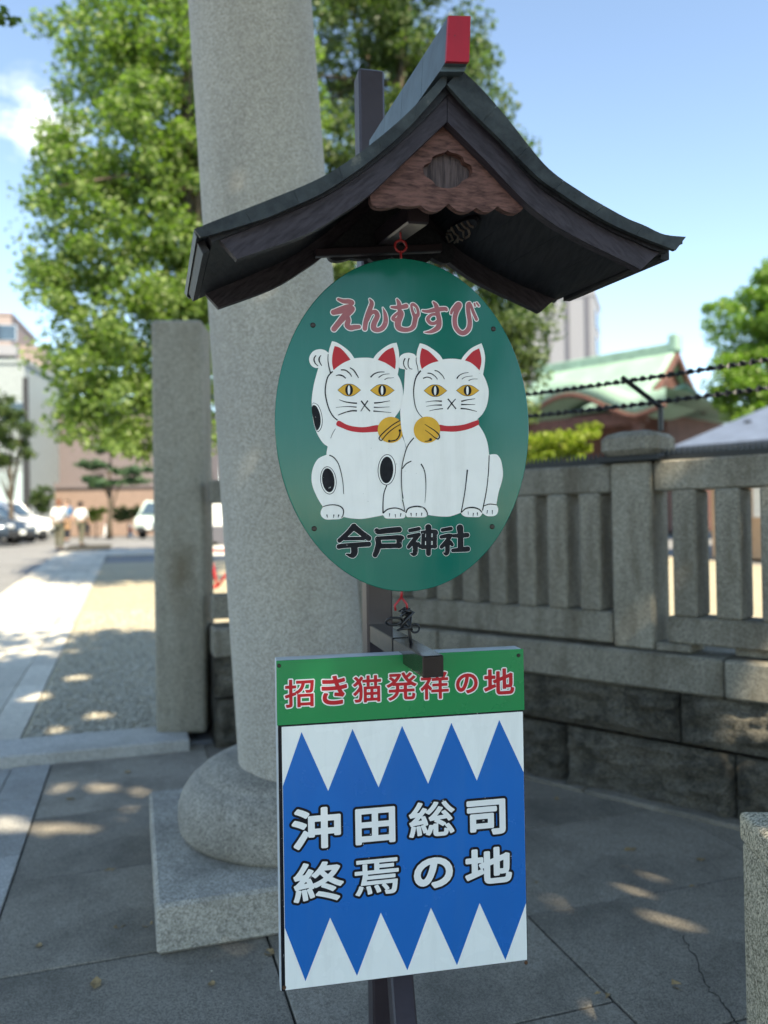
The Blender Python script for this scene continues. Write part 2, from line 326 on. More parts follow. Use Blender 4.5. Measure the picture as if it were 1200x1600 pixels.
def copper():
    m, n, l, b = new_mat('aged_copper_sheet', .5, .5)
    tc = n.new('ShaderNodeTexCoord'); no = n.new('ShaderNodeTexNoise'); no.inputs['Scale'].default_value = 9; no.inputs['Detail'].default_value = 9; no.inputs['Roughness'].default_value = .68
    l.new(tc.outputs['Object'], no.inputs['Vector'])
    rp = n.new('ShaderNodeValToRGB'); e = rp.color_ramp.elements; e[0].position = .38; e[0].color = (.016, .019, .021, 1); e[1].position = .60; e[1].color = (.050, .060, .062, 1)
    x = e.new(.72); x.color = (.20, .195, .16, 1)
    l.new(no.outputs['Fac'], rp.inputs['Fac']); l.new(rp.outputs['Color'], b.inputs['Base Color']); b.inputs['Metallic'].default_value = 0; b.inputs['Specular IOR Level'].default_value = .22
    bp = n.new('ShaderNodeBump'); bp.inputs['Strength'].default_value = .6; bp.inputs['Distance'].default_value = .008
    n2 = n.new('ShaderNodeTexNoise'); n2.inputs['Scale'].default_value = 24; n2.inputs['Detail'].default_value = 5; l.new(tc.outputs['Object'], n2.inputs['Vector'])
    l.new(n2.outputs['Fac'], bp.inputs['Height']); l.new(bp.outputs['Normal'], b.inputs['Normal'])
    return m
M['copper'] = copper()
M['ridge_copper'] = plain('blue_grey_copper', (.075, .105, .115), .45, .5, metal=.2, var=.3, scale=14, bump=.15, bscale=14)
M['red_cap'] = plain('red_ridge_cap', (.42, .012, .030), .5, .4, var=.1)
M['oval_green'] = plain('green_enamel', (.002, .145, .103), .09, .30, var=.06, scale=3)
M['white_paint'] = plain('white_enamel', (.86, .84, .79), .3, .2, var=.025, scale=20)
M['red_paint'] = plain('red_enamel', (.52, .014, .022), .35, .25, var=.06)
M['yellow_paint'] = plain('yellow_enamel', (.72, .38, .03), .35, .25, var=.08, scale=30)
M['black_paint'] = plain('black_enamel', (.010, .010, .013), .45, .12, var=.3, scale=80)
M['pink_paint'] = plain('pink_enamel', (.40, .125, .135), .35, .25, var=.12, scale=25)
M['letter_white'] = plain('letter_white', (.82, .81, .78), .3, .3, var=.03)
M['board_white'] = plain('board_white', (.85, .86, .82), .22, .3, var=.02, scale=5)
M['board_blue'] = plain('board_blue', (.003, .135, .46), .22, .35, var=.05, scale=3)
M['board_green'] = plain('board_green', (.002, .23, .07), .22, .35, var=.05, scale=3)
M['frame_metal'] = plain('pale_sign_frame', (.55, .60, .64), .35, .5, metal=.3)
M['screw'] = plain('screw', (.03, .025, .02), .4, .5, metal=.5)
M['rust'] = plain('rusty_screw', (.10, .045, .02), .8, .3, var=.4, scale=200)
M['hook_red'] = plain('red_hook', (.36, .018, .022), .4, .5)
M['cable'] = plain('black_cable', (.008, .008, .009), .35, .5)
M['black_iron'] = plain('black_iron', (.010, .012, .013), .5, .5)
M['patina'] = plain('green_copper_roof', (.25, .37, .29), .7, .25, var=.2, scale=.8)
M['patina_dark'] = plain('green_copper_trim', (.22, .33, .27), .7, .25, var=.2, scale=2)
M['shrine_wood'] = plain('shrine_timber', (.11, .05, .04), .7, .3, var=.3, scale=4)
M['plaster'] = plain('white_plaster', (.68, .66, .62), .8, .3)
M['blue_roof'] = plain('slate_blue_roof', (.12, .15, .21), .55, .4, var=.12, scale=3)
M['gutter'] = plain('dark_gutter', (.03, .035, .045), .5, .4)
M['orange_wall'] = plain('pale_orange_wall', (.42, .28, .18), .8, .3, var=.1)
M['orange_wood'] = plain('orange_timber', (.42, .15, .05), .7, .3)
M['tower_white'] = plain('tower_cladding', (.25, .25, .27), .6, .4, var=.04)
M['tower_grey'] = plain('tower_grey_band', (.11, .11, .13), .6, .4, var=.04)
M['glass'] = plain('window_glass', (.05, .08, .11), .08, .8, var=.2, scale=2)
M['mauve_wall'] = plain('mauve_tile_wall', (.17, .14, .14), .8, .3, var=.1, scale=6)
M['tan_wall'] = plain('tan_tile_wall', (.25, .175, .14), .8, .3, var=.08, scale=6)
M['pink_wall'] = plain('pink_flats_wall', (.30, .24, .225), .8, .3)
M['white_wall'] = plain('white_house_wall', (.28, .31, .31), .7, .3)
M['grey_door'] = plain('grey_shutter', (.36, .43, .43), .6, .4)
M['bark'] = plain('bark', (.10, .080, .06), .9, .2, var=.4, scale=12, bump=.8, bscale=18)
M['leaf_ginkgo'] = leaf_mat('ginkgo_leaves', (.075, .130, .032), (.25, .32, .11), .45)
M['leaf_dark'] = leaf_mat('evergreen_leaves', (.036, .070, .024), (.15, .19, .08), .38)
M['leaf_bright'] = leaf_mat('bright_leaves', (.10, .18, .03), (.24, .34, .08), .45)
M['leaf_yellow'] = leaf_mat('yellow_green_leaves', (.14, .19, .022), (.30, .33, .05), .45)
M['leaf_pine'] = leaf_mat('pine_needles', (.035, .085, .045), (.10, .17, .085), .25)
M['leaf_hedge'] = leaf_mat('hedge_leaves', (.025, .055, .016), (.085, .125, .03), .3)
M['leaf_shade'] = leaf_mat('street_tree_leaves', (.05, .095, .02), (.11, .17, .04), .5)
M['car_white'] = plain('white_car_paint', (.72, .73, .74), .25, .6, var=.02)
M['car_grey'] = plain('dark_blue_car_paint', (.05, .075, .11), .25, .7, metal=.3, var=.03)
M['car_mint'] = plain('pale_green_van_paint', (.56, .66, .62), .3, .6, var=.02)
M['tyre'] = plain('tyre_rubber', (.015, .015, .016), .8, .3)
M['rim'] = plain('wheel_rim', (.42, .43, .44), .35, .6, metal=.7)
M['lamp_glass'] = plain('headlight_glass', (.6, .62, .64), .1, .8)
M['bumper'] = plain('dark_bumper', (.03, .03, .032), .6, .4)
M['skin'] = plain('skin', (.50, .31, .22), .6, .4)
M['hair'] = plain('dark_hair', (.03, .022, .018), .6, .4)
M['hair_brown'] = plain('brown_hair', (.17, .065, .035), .6, .4)
M['shirt_white'] = plain('white_shirt', (.72, .72, .70), .8, .2)
M['shirt_blue'] = plain('blue_shirt', (.06, .16, .30), .8, .2)
M['trousers_olive'] = plain('olive_trousers', (.12, .115, .08), .8, .2)
M['trousers_dark'] = plain('dark_trousers', (.03, .032, .04), .8, .2)
M['shoe'] = plain('shoe', (.05, .045, .04), .7, .3)
M['tote'] = plain('tan_tote_bag', (.42, .25, .14), .8, .2)
M['cone_white'] = plain('white_cone_plastic', (.72, .70, .70), .5, .4)
M['cone_red'] = plain('red_cone_plastic', (.5, .06, .05), .5, .4)
M['banner_pink'] = plain('pink_banner_cloth', (.66, .25, .30), .8, .2)
M['banner_white'] = plain('white_notice_board', (.70, .70, .68), .7, .3)
M['dry_leaf'] = plain('dry_leaf', (.32, .22, .11), .8, .2, var=.3, scale=90)

worn(M['oval_green'], .16, (.10, .20, .17), None, .10)
worn(M['white_paint'], .30, (.50, .48, .42), (.74, (.45, .44, .40)))
worn(M['black_paint'], .2, (.09, .09, .10), (.70, (.42, .42, .40)))
worn(M['pink_paint'], .5, (.20, .09, .09), (.72, (.55, .42, .40)))
worn(M['yellow_paint'], .35, (.45, .25, .03)); worn(M['red_paint'], .3, (.30, .03, .03))
worn(M['board_white'], .30, (.50, .51, .47)); worn(M['board_blue'], .25, (.05, .18, .40), None, .12); worn(M['board_green'], .25, (.03, .20, .09), None, .12); worn(M['red_cap'], .5, (.22, .02, .03), (.70, (.12, .03, .03)))

# ------------------------------------------------------------------ setting: ground, forecourt, approach, courtyard
def sheet(name, mat, us, vs, zf, kind='structure'):
    V = [W(u, v, 0) for v in vs for u in us]
    V = [(p.x, p.y, zf(p.x, p.y)) for p in V]; n = len(us)
    Fc = [(j * n + i, j * n + i + 1, (j + 1) * n + i + 1, (j + 1) * n + i) for j in range(len(vs) - 1) for i in range(n - 1)]
    o = mesh(name, V, Fc, mat); o['kind'] = kind; return o
sheet('ground', M['asphalt'], [-900, -300, -100, -40, -15, -5, 0, 5, 15, 40, 100, 300, 900],
      [-900, -300, -100, -40, -10, 0, 3, V_KERB, V_KERB + .06, 8, 14, 20, 26, V_KERB + 27, 50, 100, 300, 900], lambda x, y: gz(x, y) - .045)

forecourt = thing('pavement', 'x', 'x'); del forecourt['label']; del forecourt['category']; forecourt['kind'] = 'structure'
sheet('pavement_bed', M['soil'], [-.75, 1, 5.2], [-2.5, 2, V_KERB], lambda x, y: -.020).parent = forecourt
pb = bpy.data.objects['pavement_bed']; del pb['kind']
FENCE_O = Vector((1.366, 4.27, 0)); FENCE_T = Vector((.740, -.673, 0)).normalized(); FENCE_N = Vector((-.673, -.740, 0)).normalized()  # n: towards the street
def slab(u0, u1, v0, v1, dz=0.0, mat=None, name='paving_slab', parent=None, gap=.004, th=.03, bev=.003):
    a, b, c, d = u0 + gap, u1 - gap, v0 + gap, v1 - gap
    mb = MB(); c0 = W((a + b) / 2, (c + d) / 2, -th / 2 + dz)
    if gz(c0.x, c0.y) > 0:
        c0.z += gz(c0.x, c0.y)
    ey = D if gz(c0.x, c0.y) == 0 else (D + Vector((0, 0, .03))).normalized()
    mb.box(c0, b - a, d - c, th, L, ey, L.cross(ey), bev)
    return mb.build(name, mat or M['slab'], parent or forecourt, loc=c0)
for ui, (u0, u1) in enumerate([(-.505, .45), (.45, 1.41), (1.41, 2.6), (2.6, 3.8)]):
    off = 0 if ui < 2 else -.2
    edges = [-.9, -.13, .64, 1.41, 2.18, 2.95, 3.72, 4.49, V_KERB - .0]
    for k in range(len(edges) - 1):
        v0, v1 = edges[k] + (off if k else 0), edges[k + 1] + (off if k + 1 < len(edges) - 1 else 0)
        cc = W((u0 + u1) / 2, (v0 + v1) / 2)
        if (W(u0, v0) - FENCE_O).dot(FENCE_N) < -.15 and (W(u1, v0) - FENCE_O).dot(FENCE_N) < -.15: continue
        slab(u0, u1, v0, v1, RNG.uniform(-.0015, .0015))
# border strip and path slabs on the street side of the kerb
for k in range(8):
    v0 = -.9 + k * .82; v1 = min(v0 + .82, V_KERB)
    slab(-.735, -.505, v0, v1, .003 + RNG.uniform(-.001, .001), M['kerb'], 'border_stone')
for k in range(8):
    v0 = -.6 + k * .8; v1 = min(v0 + .8, V_KERB)
    for q in range(3):
        slab(-.735 - (q + 1) * .62, -.735 - q * .62, v0, v1, .001 + RNG.uniform(-.002, .002), M['kerb'], 'path_slab')
# kerb stones between street and courtyard
kerb = thing('kerb', 'x', 'x'); del kerb['label']; del kerb['category']; kerb['kind'] = 'structure'
us = [-6.4, -5.1, -3.8, -2.45, -1.18, .35]
for i in range(len(us) - 1):
    hh = .055 if i < 4 else .075
    v0, v1 = (V_KERB, V_KERB + .22) if i < 4 else (V_KERB - .14, V_KERB + .30)
    c = W((us[i] + us[i + 1]) / 2, (v0 + v1) / 2, hh / 2 - .01)
    MB().box(c, us[i + 1] - us[i] - .008, v1 - v0, hh + .02, L, D, Vector((0, 0, 1)), .008).build('kerb_stone', M['kerb'], kerb, loc=c)
# courtyard: approach path, border, gravel, crossing band
court_z = lambda x, y: gz(x, y) - .012
vv = [V_KERB + .225, 8, 10, 12, 14, 17, 20, 22.0]
gr = sheet('gravel', M['gravel'], [-.74, 0, 1, 2, 3.5, 6, 9, 14], vv, lambda x, y: gz(x, y) - .004); gr['kind'] = 'stuff'
# loose pebbles over the near gravel
def pebbles(n):
    u = RNG.uniform(-.72, .75, n); v = V_KERB + .24 + RNG.uniform(0, 1, n) ** 1.5 * 6.5
    s = RNG.uniform(.008, .019, n); x = L.x * u + D.x * v; y = L.y * u + D.y * v; z = .05 + .03 * (v - V_KERB) - .004 + s * .3
    c = np.stack([x, y, z], 1); o = np.array([[1, 0, 0], [0, 1, 0], [-1, 0, 0], [0, -1, 0], [0, 0, .7], [0, 0, -.7]])
    rot = RNG.uniform(0, 6.28, n); cs, sn = np.cos(rot), np.sin(rot)
    ox = o[None, :, 0] * cs[:, None] - o[None, :, 1] * sn[:, None]; oy = (o[None, :, 0] * sn[:, None] + o[None, :, 1] * cs[:, None]) * RNG.uniform(.6, 1, n)[:, None]
    P = np.stack([ox, oy, np.repeat(o[None, :, 2], n, 0)], 2) * s[:, None, None] + c[:, None, :]
    f = np.array([[0, 1, 4], [1, 2, 4], [2, 3, 4], [3, 0, 4], [1, 0, 5], [2, 1, 5], [3, 2, 5], [0, 3, 5]])
    Fi = (f[None] + (np.arange(n) * 6)[:, None, None]).reshape(-1, 3)
    return P.reshape(-1, 3), Fi
def np_mesh(name, P, Fi, mat, parent=None, smooth=False, loc=ZERO):
    me = bpy.data.meshes.new(name); nv, nf, k = len(P), len(Fi), Fi.shape[1]
    Q = np.asarray(P, dtype=np.float32) - np.array(loc, dtype=np.float32)
    me.vertices.add(nv); me.vertices.foreach_set('co', Q.ravel())
    me.loops.add(nf * k); me.loops.foreach_set('vertex_index', Fi.astype(np.int32).ravel())
    me.polygons.add(nf); me.polygons.foreach_set('loop_start', np.arange(nf, dtype=np.int32) * k)
    if smooth: me.polygons.foreach_set('use_smooth', np.ones(nf, dtype=bool))
    me.update(calc_edges=True); me.materials.append(mat)
    o = bpy.data.objects.new(name, me); COL.objects.link(o)
    if parent: o.parent = parent; o.location = Vector(loc) - wloc(parent)
    else: o.location = loc
    return o
P, Fi = pebbles(15000); pe = np_mesh('pebbles', P, Fi, M['pebble']); pe['kind'] = 'stuff'
path = thing('path', 'x', 'x'); del path['label']; del path['category']; path['kind'] = 'structure'
sheet('path_bed', M['soil'], [-2.23, -.74], [V_KERB + .22, 10, 14, 20, 26, 32], lambda x, y: gz(x, y) - .03).parent = path
del bpy.data.objects['path_bed']['kind']
v = V_KERB + .23; row = 0
while v < 25:
    ln = .9
    slab(-.985, -.745, v, v + ln, 0, M['path'], 'border_stone', path, .004)
    xs = [-2.22, -1.60, -.985] if row % 2 == 0 else [-2.22, -1.9, -1.3, -.985]
    for a, b in zip(xs, xs[1:]): slab(a, b, v, v + ln, RNG.uniform(-.002, .002), M['path'], 'path_slab', path, .004)
    v += ln; row += 1
cross = thing('crossing_path', 'x', 'x'); del cross['label']; del cross['category']; cross['kind'] = 'structure'
for i in range(16):
    for j in range(2):
        slab(-2.2 + i * 1.0, -1.2 + i * 1.0, 25.0 + j * 1.3, 26.3 + j * 1.3, RNG.uniform(-.002, .002), M['path'], 'path_slab', cross, .006)

# ------------------------------------------------------------------ torii pillar on its drum and plinth
PL = W(.064, 2.915); PW, PD, PH = 1.26, 1.26, .175
PCEN = at(478, 1215, 3.50); PCEN.z = 0
torii = thing('torii_gate', 'huge smooth grey granite torii pillar leaning slightly, rising from a round drum base', 'torii gate', (PCEN.x, PCEN.y, 0))
c = W(.064 + PW / 2, 2.915 - .0 + PD / 2, PH / 2)
MB().box(c, PW, PD, PH, L, D, Vector((0, 0, 1)), .012).build('plinth', M['granite_base'], torii)
DR = .525
prof = [(DR - .03, PH - .005), (DR - .006, PH + .025), (DR, PH + .07), (DR - .004, PH + .12), (DR - .022, PH + .17), (DR - .052, PH + .212), (DR - .085, PH + .240), (DR - .10, PH + .246), (DR - .104, PH + .256), (DR - .15, PH + .282), (.335, PH + .300), (.30, PH + .305), (0, 0)]
Vv, Fc = lathe(prof[:-1], 72, (c.x, c.y, 0)); mesh('base_drum', Vv, Fc, M['granite_base'], torii, True)
# pillar: tapered, inclined
def pillar():
    topP = at(391, 0, 3.56); b0 = Vector((PCEN.x, PCEN.y, PH + .29)); d = (topP - b0) / (topP.z - b0.z)
    V, Fc = [], []; n = 64; zs = np.linspace(PH + .28, 6.2, 14)
    for z in zs:
        ctr = b0 + d * (z - b0.z); r = .288 - .004 * (z - .4)
        for k in range(n):
            a = 2 * math.pi * k / n; V.append(ctr + Vector((r * math.cos(a), r * math.sin(a), 0)))
    for i in range(len(zs) - 1):
        for k in range(n):
            a, b = i * n + k, i * n + (k + 1) % n; Fc.append((a, b, b + n, a + n))
    Fc.append(tuple(range((len(zs) - 1) * n, len(zs) * n)))
    return mesh('pillar', V, Fc, M['granite'], torii, True)
pillar()

# ------------------------------------------------------------------ square stone gate post at the left
pz = .06
pa, pb_ = plane_hit(239, 1160, Vector((0, 5.5, 0)), Vector((0, 1, 0))), plane_hit(322, 1160, Vector((0, 5.5, 0)), Vector((0, 1, 0)))
pw = (pb_ - pa).length
pc = (pa + pb_) / 2 + Vector((0, .2, 0)); pc.z = 0
htop = at(270, 497, 5.5).z
gp = thing('stone_gate_post', 'tall square weathered granite post with a brown stain standing on the kerb', 'stone post', (pc.x, pc.y, pz))
def post_mesh(w, dpt, h, bev, seg):
    V, Fc = bevel_box(w, dpt, h, bev, seg); return V, Fc
Vb, Fb = bevel_box(pw * .97, .36, htop - pz, .035, 4)
e1 = Vector((math.cos(rad(2)), math.sin(rad(2)), 0)); e2 = Vector((-e1.y, e1.x, 0))
mesh('shaft', [Vector((pc.x, pc.y, pz + (htop - pz) / 2)) + e1 * x + e2 * y + Vector((0, 0, z)) for x, y, z in Vb], Fb, M['gate_post'], gp, True)

# ------------------------------------------------------------------ stone fence (right run and short left run)
fence = thing('stone_fence', 'grey granite shrine fence of square balusters and rails on a rock faced wall', 'stone fence', (FENCE_O.x, FENCE_O.y, 0))
def fpt(s, n, z): return FENCE_O + FENCE_T * s + FENCE_N * n + Vector((0, 0, z))
Z = Vector((0, 0, 1))
def fbox(name, s0, s1, n0, n1, z0, z1, mat, bev=.008, parent=None):
    c = fpt((s0 + s1) / 2, (n0 + n1) / 2, (z0 + z1) / 2)
    return MB().box(c, s1 - s0, n1 - n0, z1 - z0, FENCE_T, FENCE_N, Z, bev).build(name, mat, parent or fence, loc=c)
def fstone(name, s0, s1, n1, z0, z1, mat, seed, depth=.4, amp=.05, parent=None, T=None, N=None, O=None):
    T = T or FENCE_T; N = N or FENCE_N; O = O if O is not None else FENCE_O
    g = .006
    V, Fc = rough_block(s1 - s0 - g, depth, z1 - z0 - g, amp, max(6, int((s1 - s0) / .03)), max(7, int((z1 - z0) / .025)), seed)
    c = O + T * ((s0 + s1) / 2) + N * (n1 - depth / 2) + Z * ((z0 + z1) / 2)
    return mesh(name, [c + T * x - N * y + Z * z for x, y, z in V], Fc, mat, parent or fence, True, loc=c)
S0, S1 = -2.10, 2.2
FP = -.165
posts = [(FP, .225)]
fbox('fence_post', FP, FP + .225, -.225, 0, .80, 1.80, M['granite_fence'], .01)
def cap_stone(sc, nc, z):
    V, Fc = [], []
    for r, zz in ((.13, z), (.160, z + .03), (.160, z + .095), (.135, z + .12), (.085, z + .135)):
        q = r * .72
        for a, b in ((-r, -q), (-q, -r), (q, -r), (r, -q), (r, q), (q, r), (-q, r), (-r, q)): V.append(fpt(sc + a, nc + b, zz))
    for i in range(4):
        for k in range(8): Fc.append((i * 8 + k, i * 8 + (k + 1) % 8, (i + 1) * 8 + (k + 1) % 8, (i + 1) * 8 + k))
    Fc.append(tuple(reversed(range(8)))); Fc.append(tuple(range(32, 40)))
    return mesh('cap_stone', V, Fc, M['granite_fence'], fence)
cap_stone(FP + .11, -.11, 1.835)
# corner post (behind the torii pillar) and post at the far right
fbox('fence_post', S0 - .12, S0 + .11, -.225, 0, .80, 1.80, M['granite_fence'], .01)
# rails
for a, b in ((S0 + .115, FP - .006), (FP + .232, S1)):
    fbox('top_rail', a, b, -.20, -.02, 1.64, 1.80, M['granite_fence'], .01)
fbox('bottom_rail', S0 + .115, FP - .006, -.20, .0, .815, .985, M['granite_fence'], .01)
fbox('bottom_rail', FP + .30, S1, -.20, .0, .845, .985, M['granite_fence'], .01)
fbox('rail_foot', FP + .235, FP + .42, -.195, -.003, .80, .842, M['granite_fence'], .006)
fbox('rail_foot', FP + .62, S1, -.195, -.06, .80, .842, M['granite_fence'], .006)
# balusters
bc = fpt(0, 0, 0)
proto = None
s_list = [.174 + .2165 * k for k in range(9)] + [-.358 - .207 * k for k in range(8)]
for s in s_list:
    c = fpt(s + .06, -.09, 1.312)
    if proto is None:
        proto = MB().box(c, .122, .19, .652, FENCE_T, FENCE_N, Z, .010).build('baluster', M['granite_fence'], fence, loc=c)
    else:
        o = proto.copy(); COL.objects.link(o); o.parent = fence; o.location = c - wloc(fence)
# coping and wall stones
def joint_s(px, py, n):
    p = plane_hit(px, py, FENCE_O + FENCE_N * n, FENCE_N); return (p - FENCE_O).dot(FENCE_T)
cj = [S0 - .2, -1.35, joint_s(1130, 1060, .06), 1.62, S1]
for a, b in zip(cj, cj[1:]): fbox('coping_stone', a + .003, b - .003, -.34, .06, .605, .795, M['granite_fence'], .012)
w1 = [S0 - .1, -1.5, -.75, joint_s(1061, 1110, .02), .95, 1.8, S1]
w2 = [S0 - .1, -1.2, -.45, joint_s(1150, 1230, .02), 1.2, S1]
for k, (a, b) in enumerate(zip(w1, w1[1:])): fstone('wall_stone', a, b, .0, .335, .60, M['rockface'], 20 + k)
for k, (a, b) in enumerate(zip(w2, w2[1:])): fstone('wall_stone', a, b, .015, -.01, .33, M['rockface'], 40 + k)
for a, b in zip([S0, -1.2, -.3, .55, 1.3], [-1.2, -.3, .55, 1.3, S1]): fbox('footing_stone', a + .004, b - .004, .02, .12, -.02, .022, M['slab'], .006)
# short run between the gate post and the hidden corner
C0 = fpt(S0, 0, 0); A_T = -L; A_N = -D
A_len = (C0 - pc).dot(L) - pw / 2
A_O = C0 + L * .1
def abox(name, s0, s1, n0, n1, z0, z1, mat, bev=.008):
    c = A_O + A_T * ((s0 + s1) / 2) + A_N * ((n0 + n1) / 2) + Z * ((z0 + z1) / 2)
    return MB().box(c, s1 - s0, n1 - n0, z1 - z0, A_T, A_N, Z, bev).build(name, mat, fence, loc=c)
A1 = A_len + .125
abox('top_rail', .12, A1, -.20, -.03, 1.645, 1.80, M['granite_fence'])
abox('bottom_rail', .12, A1, -.20, -.02, .86, 1.02, M['granite_fence'])
abox('coping_stone', -.1, A1, -.34, .03, .605, .80, M['granite_fence'], .012)
for k in range(4):
    sb = A1 - .20 - k * .225
    if sb > .15: abox('baluster', sb - .12, sb, -.17, -.045, 1.022, 1.643, M['granite_fence'], .01)
for k, (a, b, z0, z1) in enumerate(((-.1, .55, .335, .60), (.55, A1, .335, .60), (-.1, .35, -.01, .33), (.35, A1, -.01, .33))):
    fstone('wall_stone', a, b, .0, z0, z1, M['rockface'], 60 + k, T=A_T, N=A_N, O=A_O)
# spike strip along the rail top
def spikes(name, s0, s1, z, nc, h=.042):
    mb = MB(); mb.box(fpt((s0 + s1) / 2, nc, z + .014), s1 - s0, .10, .028, FENCE_T, FENCE_N, Z)
    s = s0 + .02
    while s < s1 - .02:
        for n in (-.018, .018):
            b = .007; P = [fpt(s + x * b, nc + n + y * b, z + .028) for x, y in ((-1, -1), (1, -1), (1, 1), (-1, 1))] + [fpt(s, nc + n * 1.3, z + .028 + h)]
            mb.add(P, [(0, 1, 4), (1, 2, 4), (2, 3, 4), (3, 0, 4)])
        s += .028
    o = mb.build(name, M['black_iron'], fence); o['kind'] = 'stuff'; return o
spikes('spike_strip', S0, FP - .02, 1.801, -.10)
spikes('spike_strip', FP + .24, S1, 1.801, -.10)
fbox('spike_base', FP - .06, FP + .285, -.26, .035, 1.801, 1.833, M['black_iron'], .004)
# barbed tape: bracket and two strands
brk = thing('fence_bracket', 'slanting dark iron bracket standing on the stone fence cap', 'bracket', fpt(FP + .11, -.11, 1.97))
b0 = fpt(FP + .16, -.11, 1.972); b1 = fpt(FP + .16, -.11, 2.08)
top_b = plane_hit(975, 592, fpt(0, .06, 0), FENCE_N); mid_b = at(1032, 640, 4.22)
b1 = plane_hit(1032, 636, fpt(0, -.11, 0), FENCE_N); b0 = Vector((b1.x, b1.y, 1.965))
mb = MB(); mb.tube([b0, b1], .014, 6); mb.build('upright', M['black_iron'], brk)
ax = (top_b - b1); MB().box((b1 + top_b) / 2, ax.length + .03, .012, .034, ax.normalized(), FENCE_N, ax.normalized().cross(FENCE_N)).build('slanting_bar', M['black_iron'], brk)
def barbed(name, px0, px1, nn, label):
    p0 = plane_hit(*px0, fpt(0, nn, 0), FENCE_N); p1 = plane_hit(*px1, fpt(0, nn, 0), FENCE_N)
    d = (p1 - p0).normalized(); p1 = p0 + d * ((p1 - p0).length + .35); p0 = p0 - d * 1.6; Lg = (p1 - p0).length
    V, Fc = [], []; n = int(Lg / .008); up = Z - d * d.z; up.normalize(); sd = d.cross(up)
    for i in range(n):
        t = i / (n - 1); a = t * Lg / .05 * math.pi; w = .0145 * (1 + .35 * math.sin(i * 1.7) * math.sin(i * .31)); c = p0 + d * (t * Lg) + Z * (-.02 * math.sin(math.pi * t))
        e = up * math.cos(a) + sd * math.sin(a); f = up * -math.sin(a) + sd * math.cos(a)
        V += [c + e * w + f * .003, c - e * w + f * .003, c - e * w - f * .003, c + e * w - f * .003]
    for i in range(n - 1):
        for k in range(4): Fc.append((i * 4 + k, i * 4 + (k + 1) % 4, i * 4 + 4 + (k + 1) % 4, i * 4 + 4 + k))
    return tag(mesh(name, V, Fc, M['black_iron'], None, loc=p0), label, 'wire')
barbed('barbed_wire', (975, 590), (1200, 559), .06, 'upper black twisted wire running to the bracket tip above the fence')
barbed('barbed_wire', (1015, 624), (1200, 603), -.02, 'lower black twisted wire crossing the bracket just above the fence')

# ------------------------------------------------------------------ granite bollard at the lower right
bt = at(1153, 1266, 2.05); bh = bt.z
be1 = Vector((math.cos(rad(-4)), math.sin(rad(-4)), 0)); be2 = Vector((-be1.y, be1.x, 0))
bw = .30; bcx = Vector((bt.x, bt.y, 0)) + be1 * (bw / 2) - be2 * (bw / 2)
bol = thing('stone_bollard', 'coarse speckled granite bollard with rounded top band beside the paving crack', 'bollard', (bcx.x, bcx.y, 0))
Vb, Fb = bevel_box(bw, bw, .075, .014, 3)
mesh('top_band', [Vector((bcx.x, bcx.y, bh - .0375)) + be1 * x + be2 * y + Z * z for x, y, z in Vb], Fb, M['bollard'], bol, True)
Vb, Fb = bevel_box(bw - .012, bw - .012, bh - .077, .008, 2)
mesh('shaft', [Vector((bcx.x, bcx.y, (bh - .077) / 2)) + be1 * x + be2 * y + Z * z for x, y, z in Vb], Fb, M['bollard'], bol, True)

# ------------------------------------------------------------------ roofed sign stand
RY = rad(13.0)
EX = Vector((math.cos(RY), math.sin(RY), 0))
AX = (RCAM @ Vector(((245 - 600) / F_PX, (800 - 742) / F_PX, -1))).normalized()   # roof depth axis, away from the street
NF = Vector((math.sin(RY), -math.cos(RY), 0))
O_F = at(705, 130, 1.60)
Y_R = 1.60 / .752
RL = (Y_R - 1.60) / AX.y
def rf(px, py, t=0.0):
    p = plane_hit(px, py, O_F + AX * t, NF) - AX * t - O_F
    return (p.dot(EX), p.z)
def rp(ab, t): return O_F + EX * ab[0] + Z * ab[1] + AX * t
POST_Y = 2.27
pl_, pr_ = at(571, 800, POST_Y), at(604, 800, POST_Y)
PWD = .074
pctr = at(587, 800, POST_Y); pctr.z = 0
stand = thing('sign_stand', 'dark brown steel sign post carrying a small curved gable roof with red ridge end', 'sign stand', (pctr.x, pctr.y, 0))
EB = Vector((-EX.y, EX.x, 0))
ptop = at(572, 118, POST_Y).z
MB().box((pctr.x, pctr.y, ptop / 2), PWD, PWD, ptop, EX, EB, Z, .006).build('post', M['post_paint'], stand)
# second tube that braces the foot of the post
f0 = at(623, 1500, 2.14); f1 = at(634, 1640, 2.02)
dd = (f1 - f0); f2 = f0 + dd * ((0 - f0.z) / dd.z); f0 = f0 - dd * .6
mb = MB(); axd = (f2 - f0).normalized(); mb.box((f0 + f2) / 2, .060, .060, (f2 - f0).length, EX, axd.cross(EX).normalized(), axd, .005); mb.build('brace', M['post_paint'], stand)
roof = link('roof', None, stand, Vector((O_F.x, O_F.y, O_F.z)) - wloc(stand)); roof.empty_display_size = .1
def dens(pts, n=8):
    """Catmull-Rom through pts"""
    P = [pts[0]] + list(pts) + [pts[-1]]; out = []
    for i in range(1, len(P) - 2):
        p0, p1, p2, p3 = [np.array(q, float) for q in (P[i - 1], P[i], P[i + 1], P[i + 2])]
        for k in range(n):
            t = k / n; out.append(tuple(.5 * ((2 * p1) + (-p0 + p2) * t + (2 * p0 - 5 * p1 + 4 * p2 - p3) * t * t + (-p0 + 3 * p1 - 3 * p2 + p3) * t ** 3)))
    out.append(tuple(map(float, P[-2]))); return out
def tess(polys):
    """polys: list of 2d loops (outer, holes...) -> verts, tris"""
    flat = [p for q in polys for p in q]
    tris = geometry.tessellate_polygon([[Vector((p[0], p[1], 0)) for p in q] for q in polys])
    return flat, [tuple(t) for t in tris]
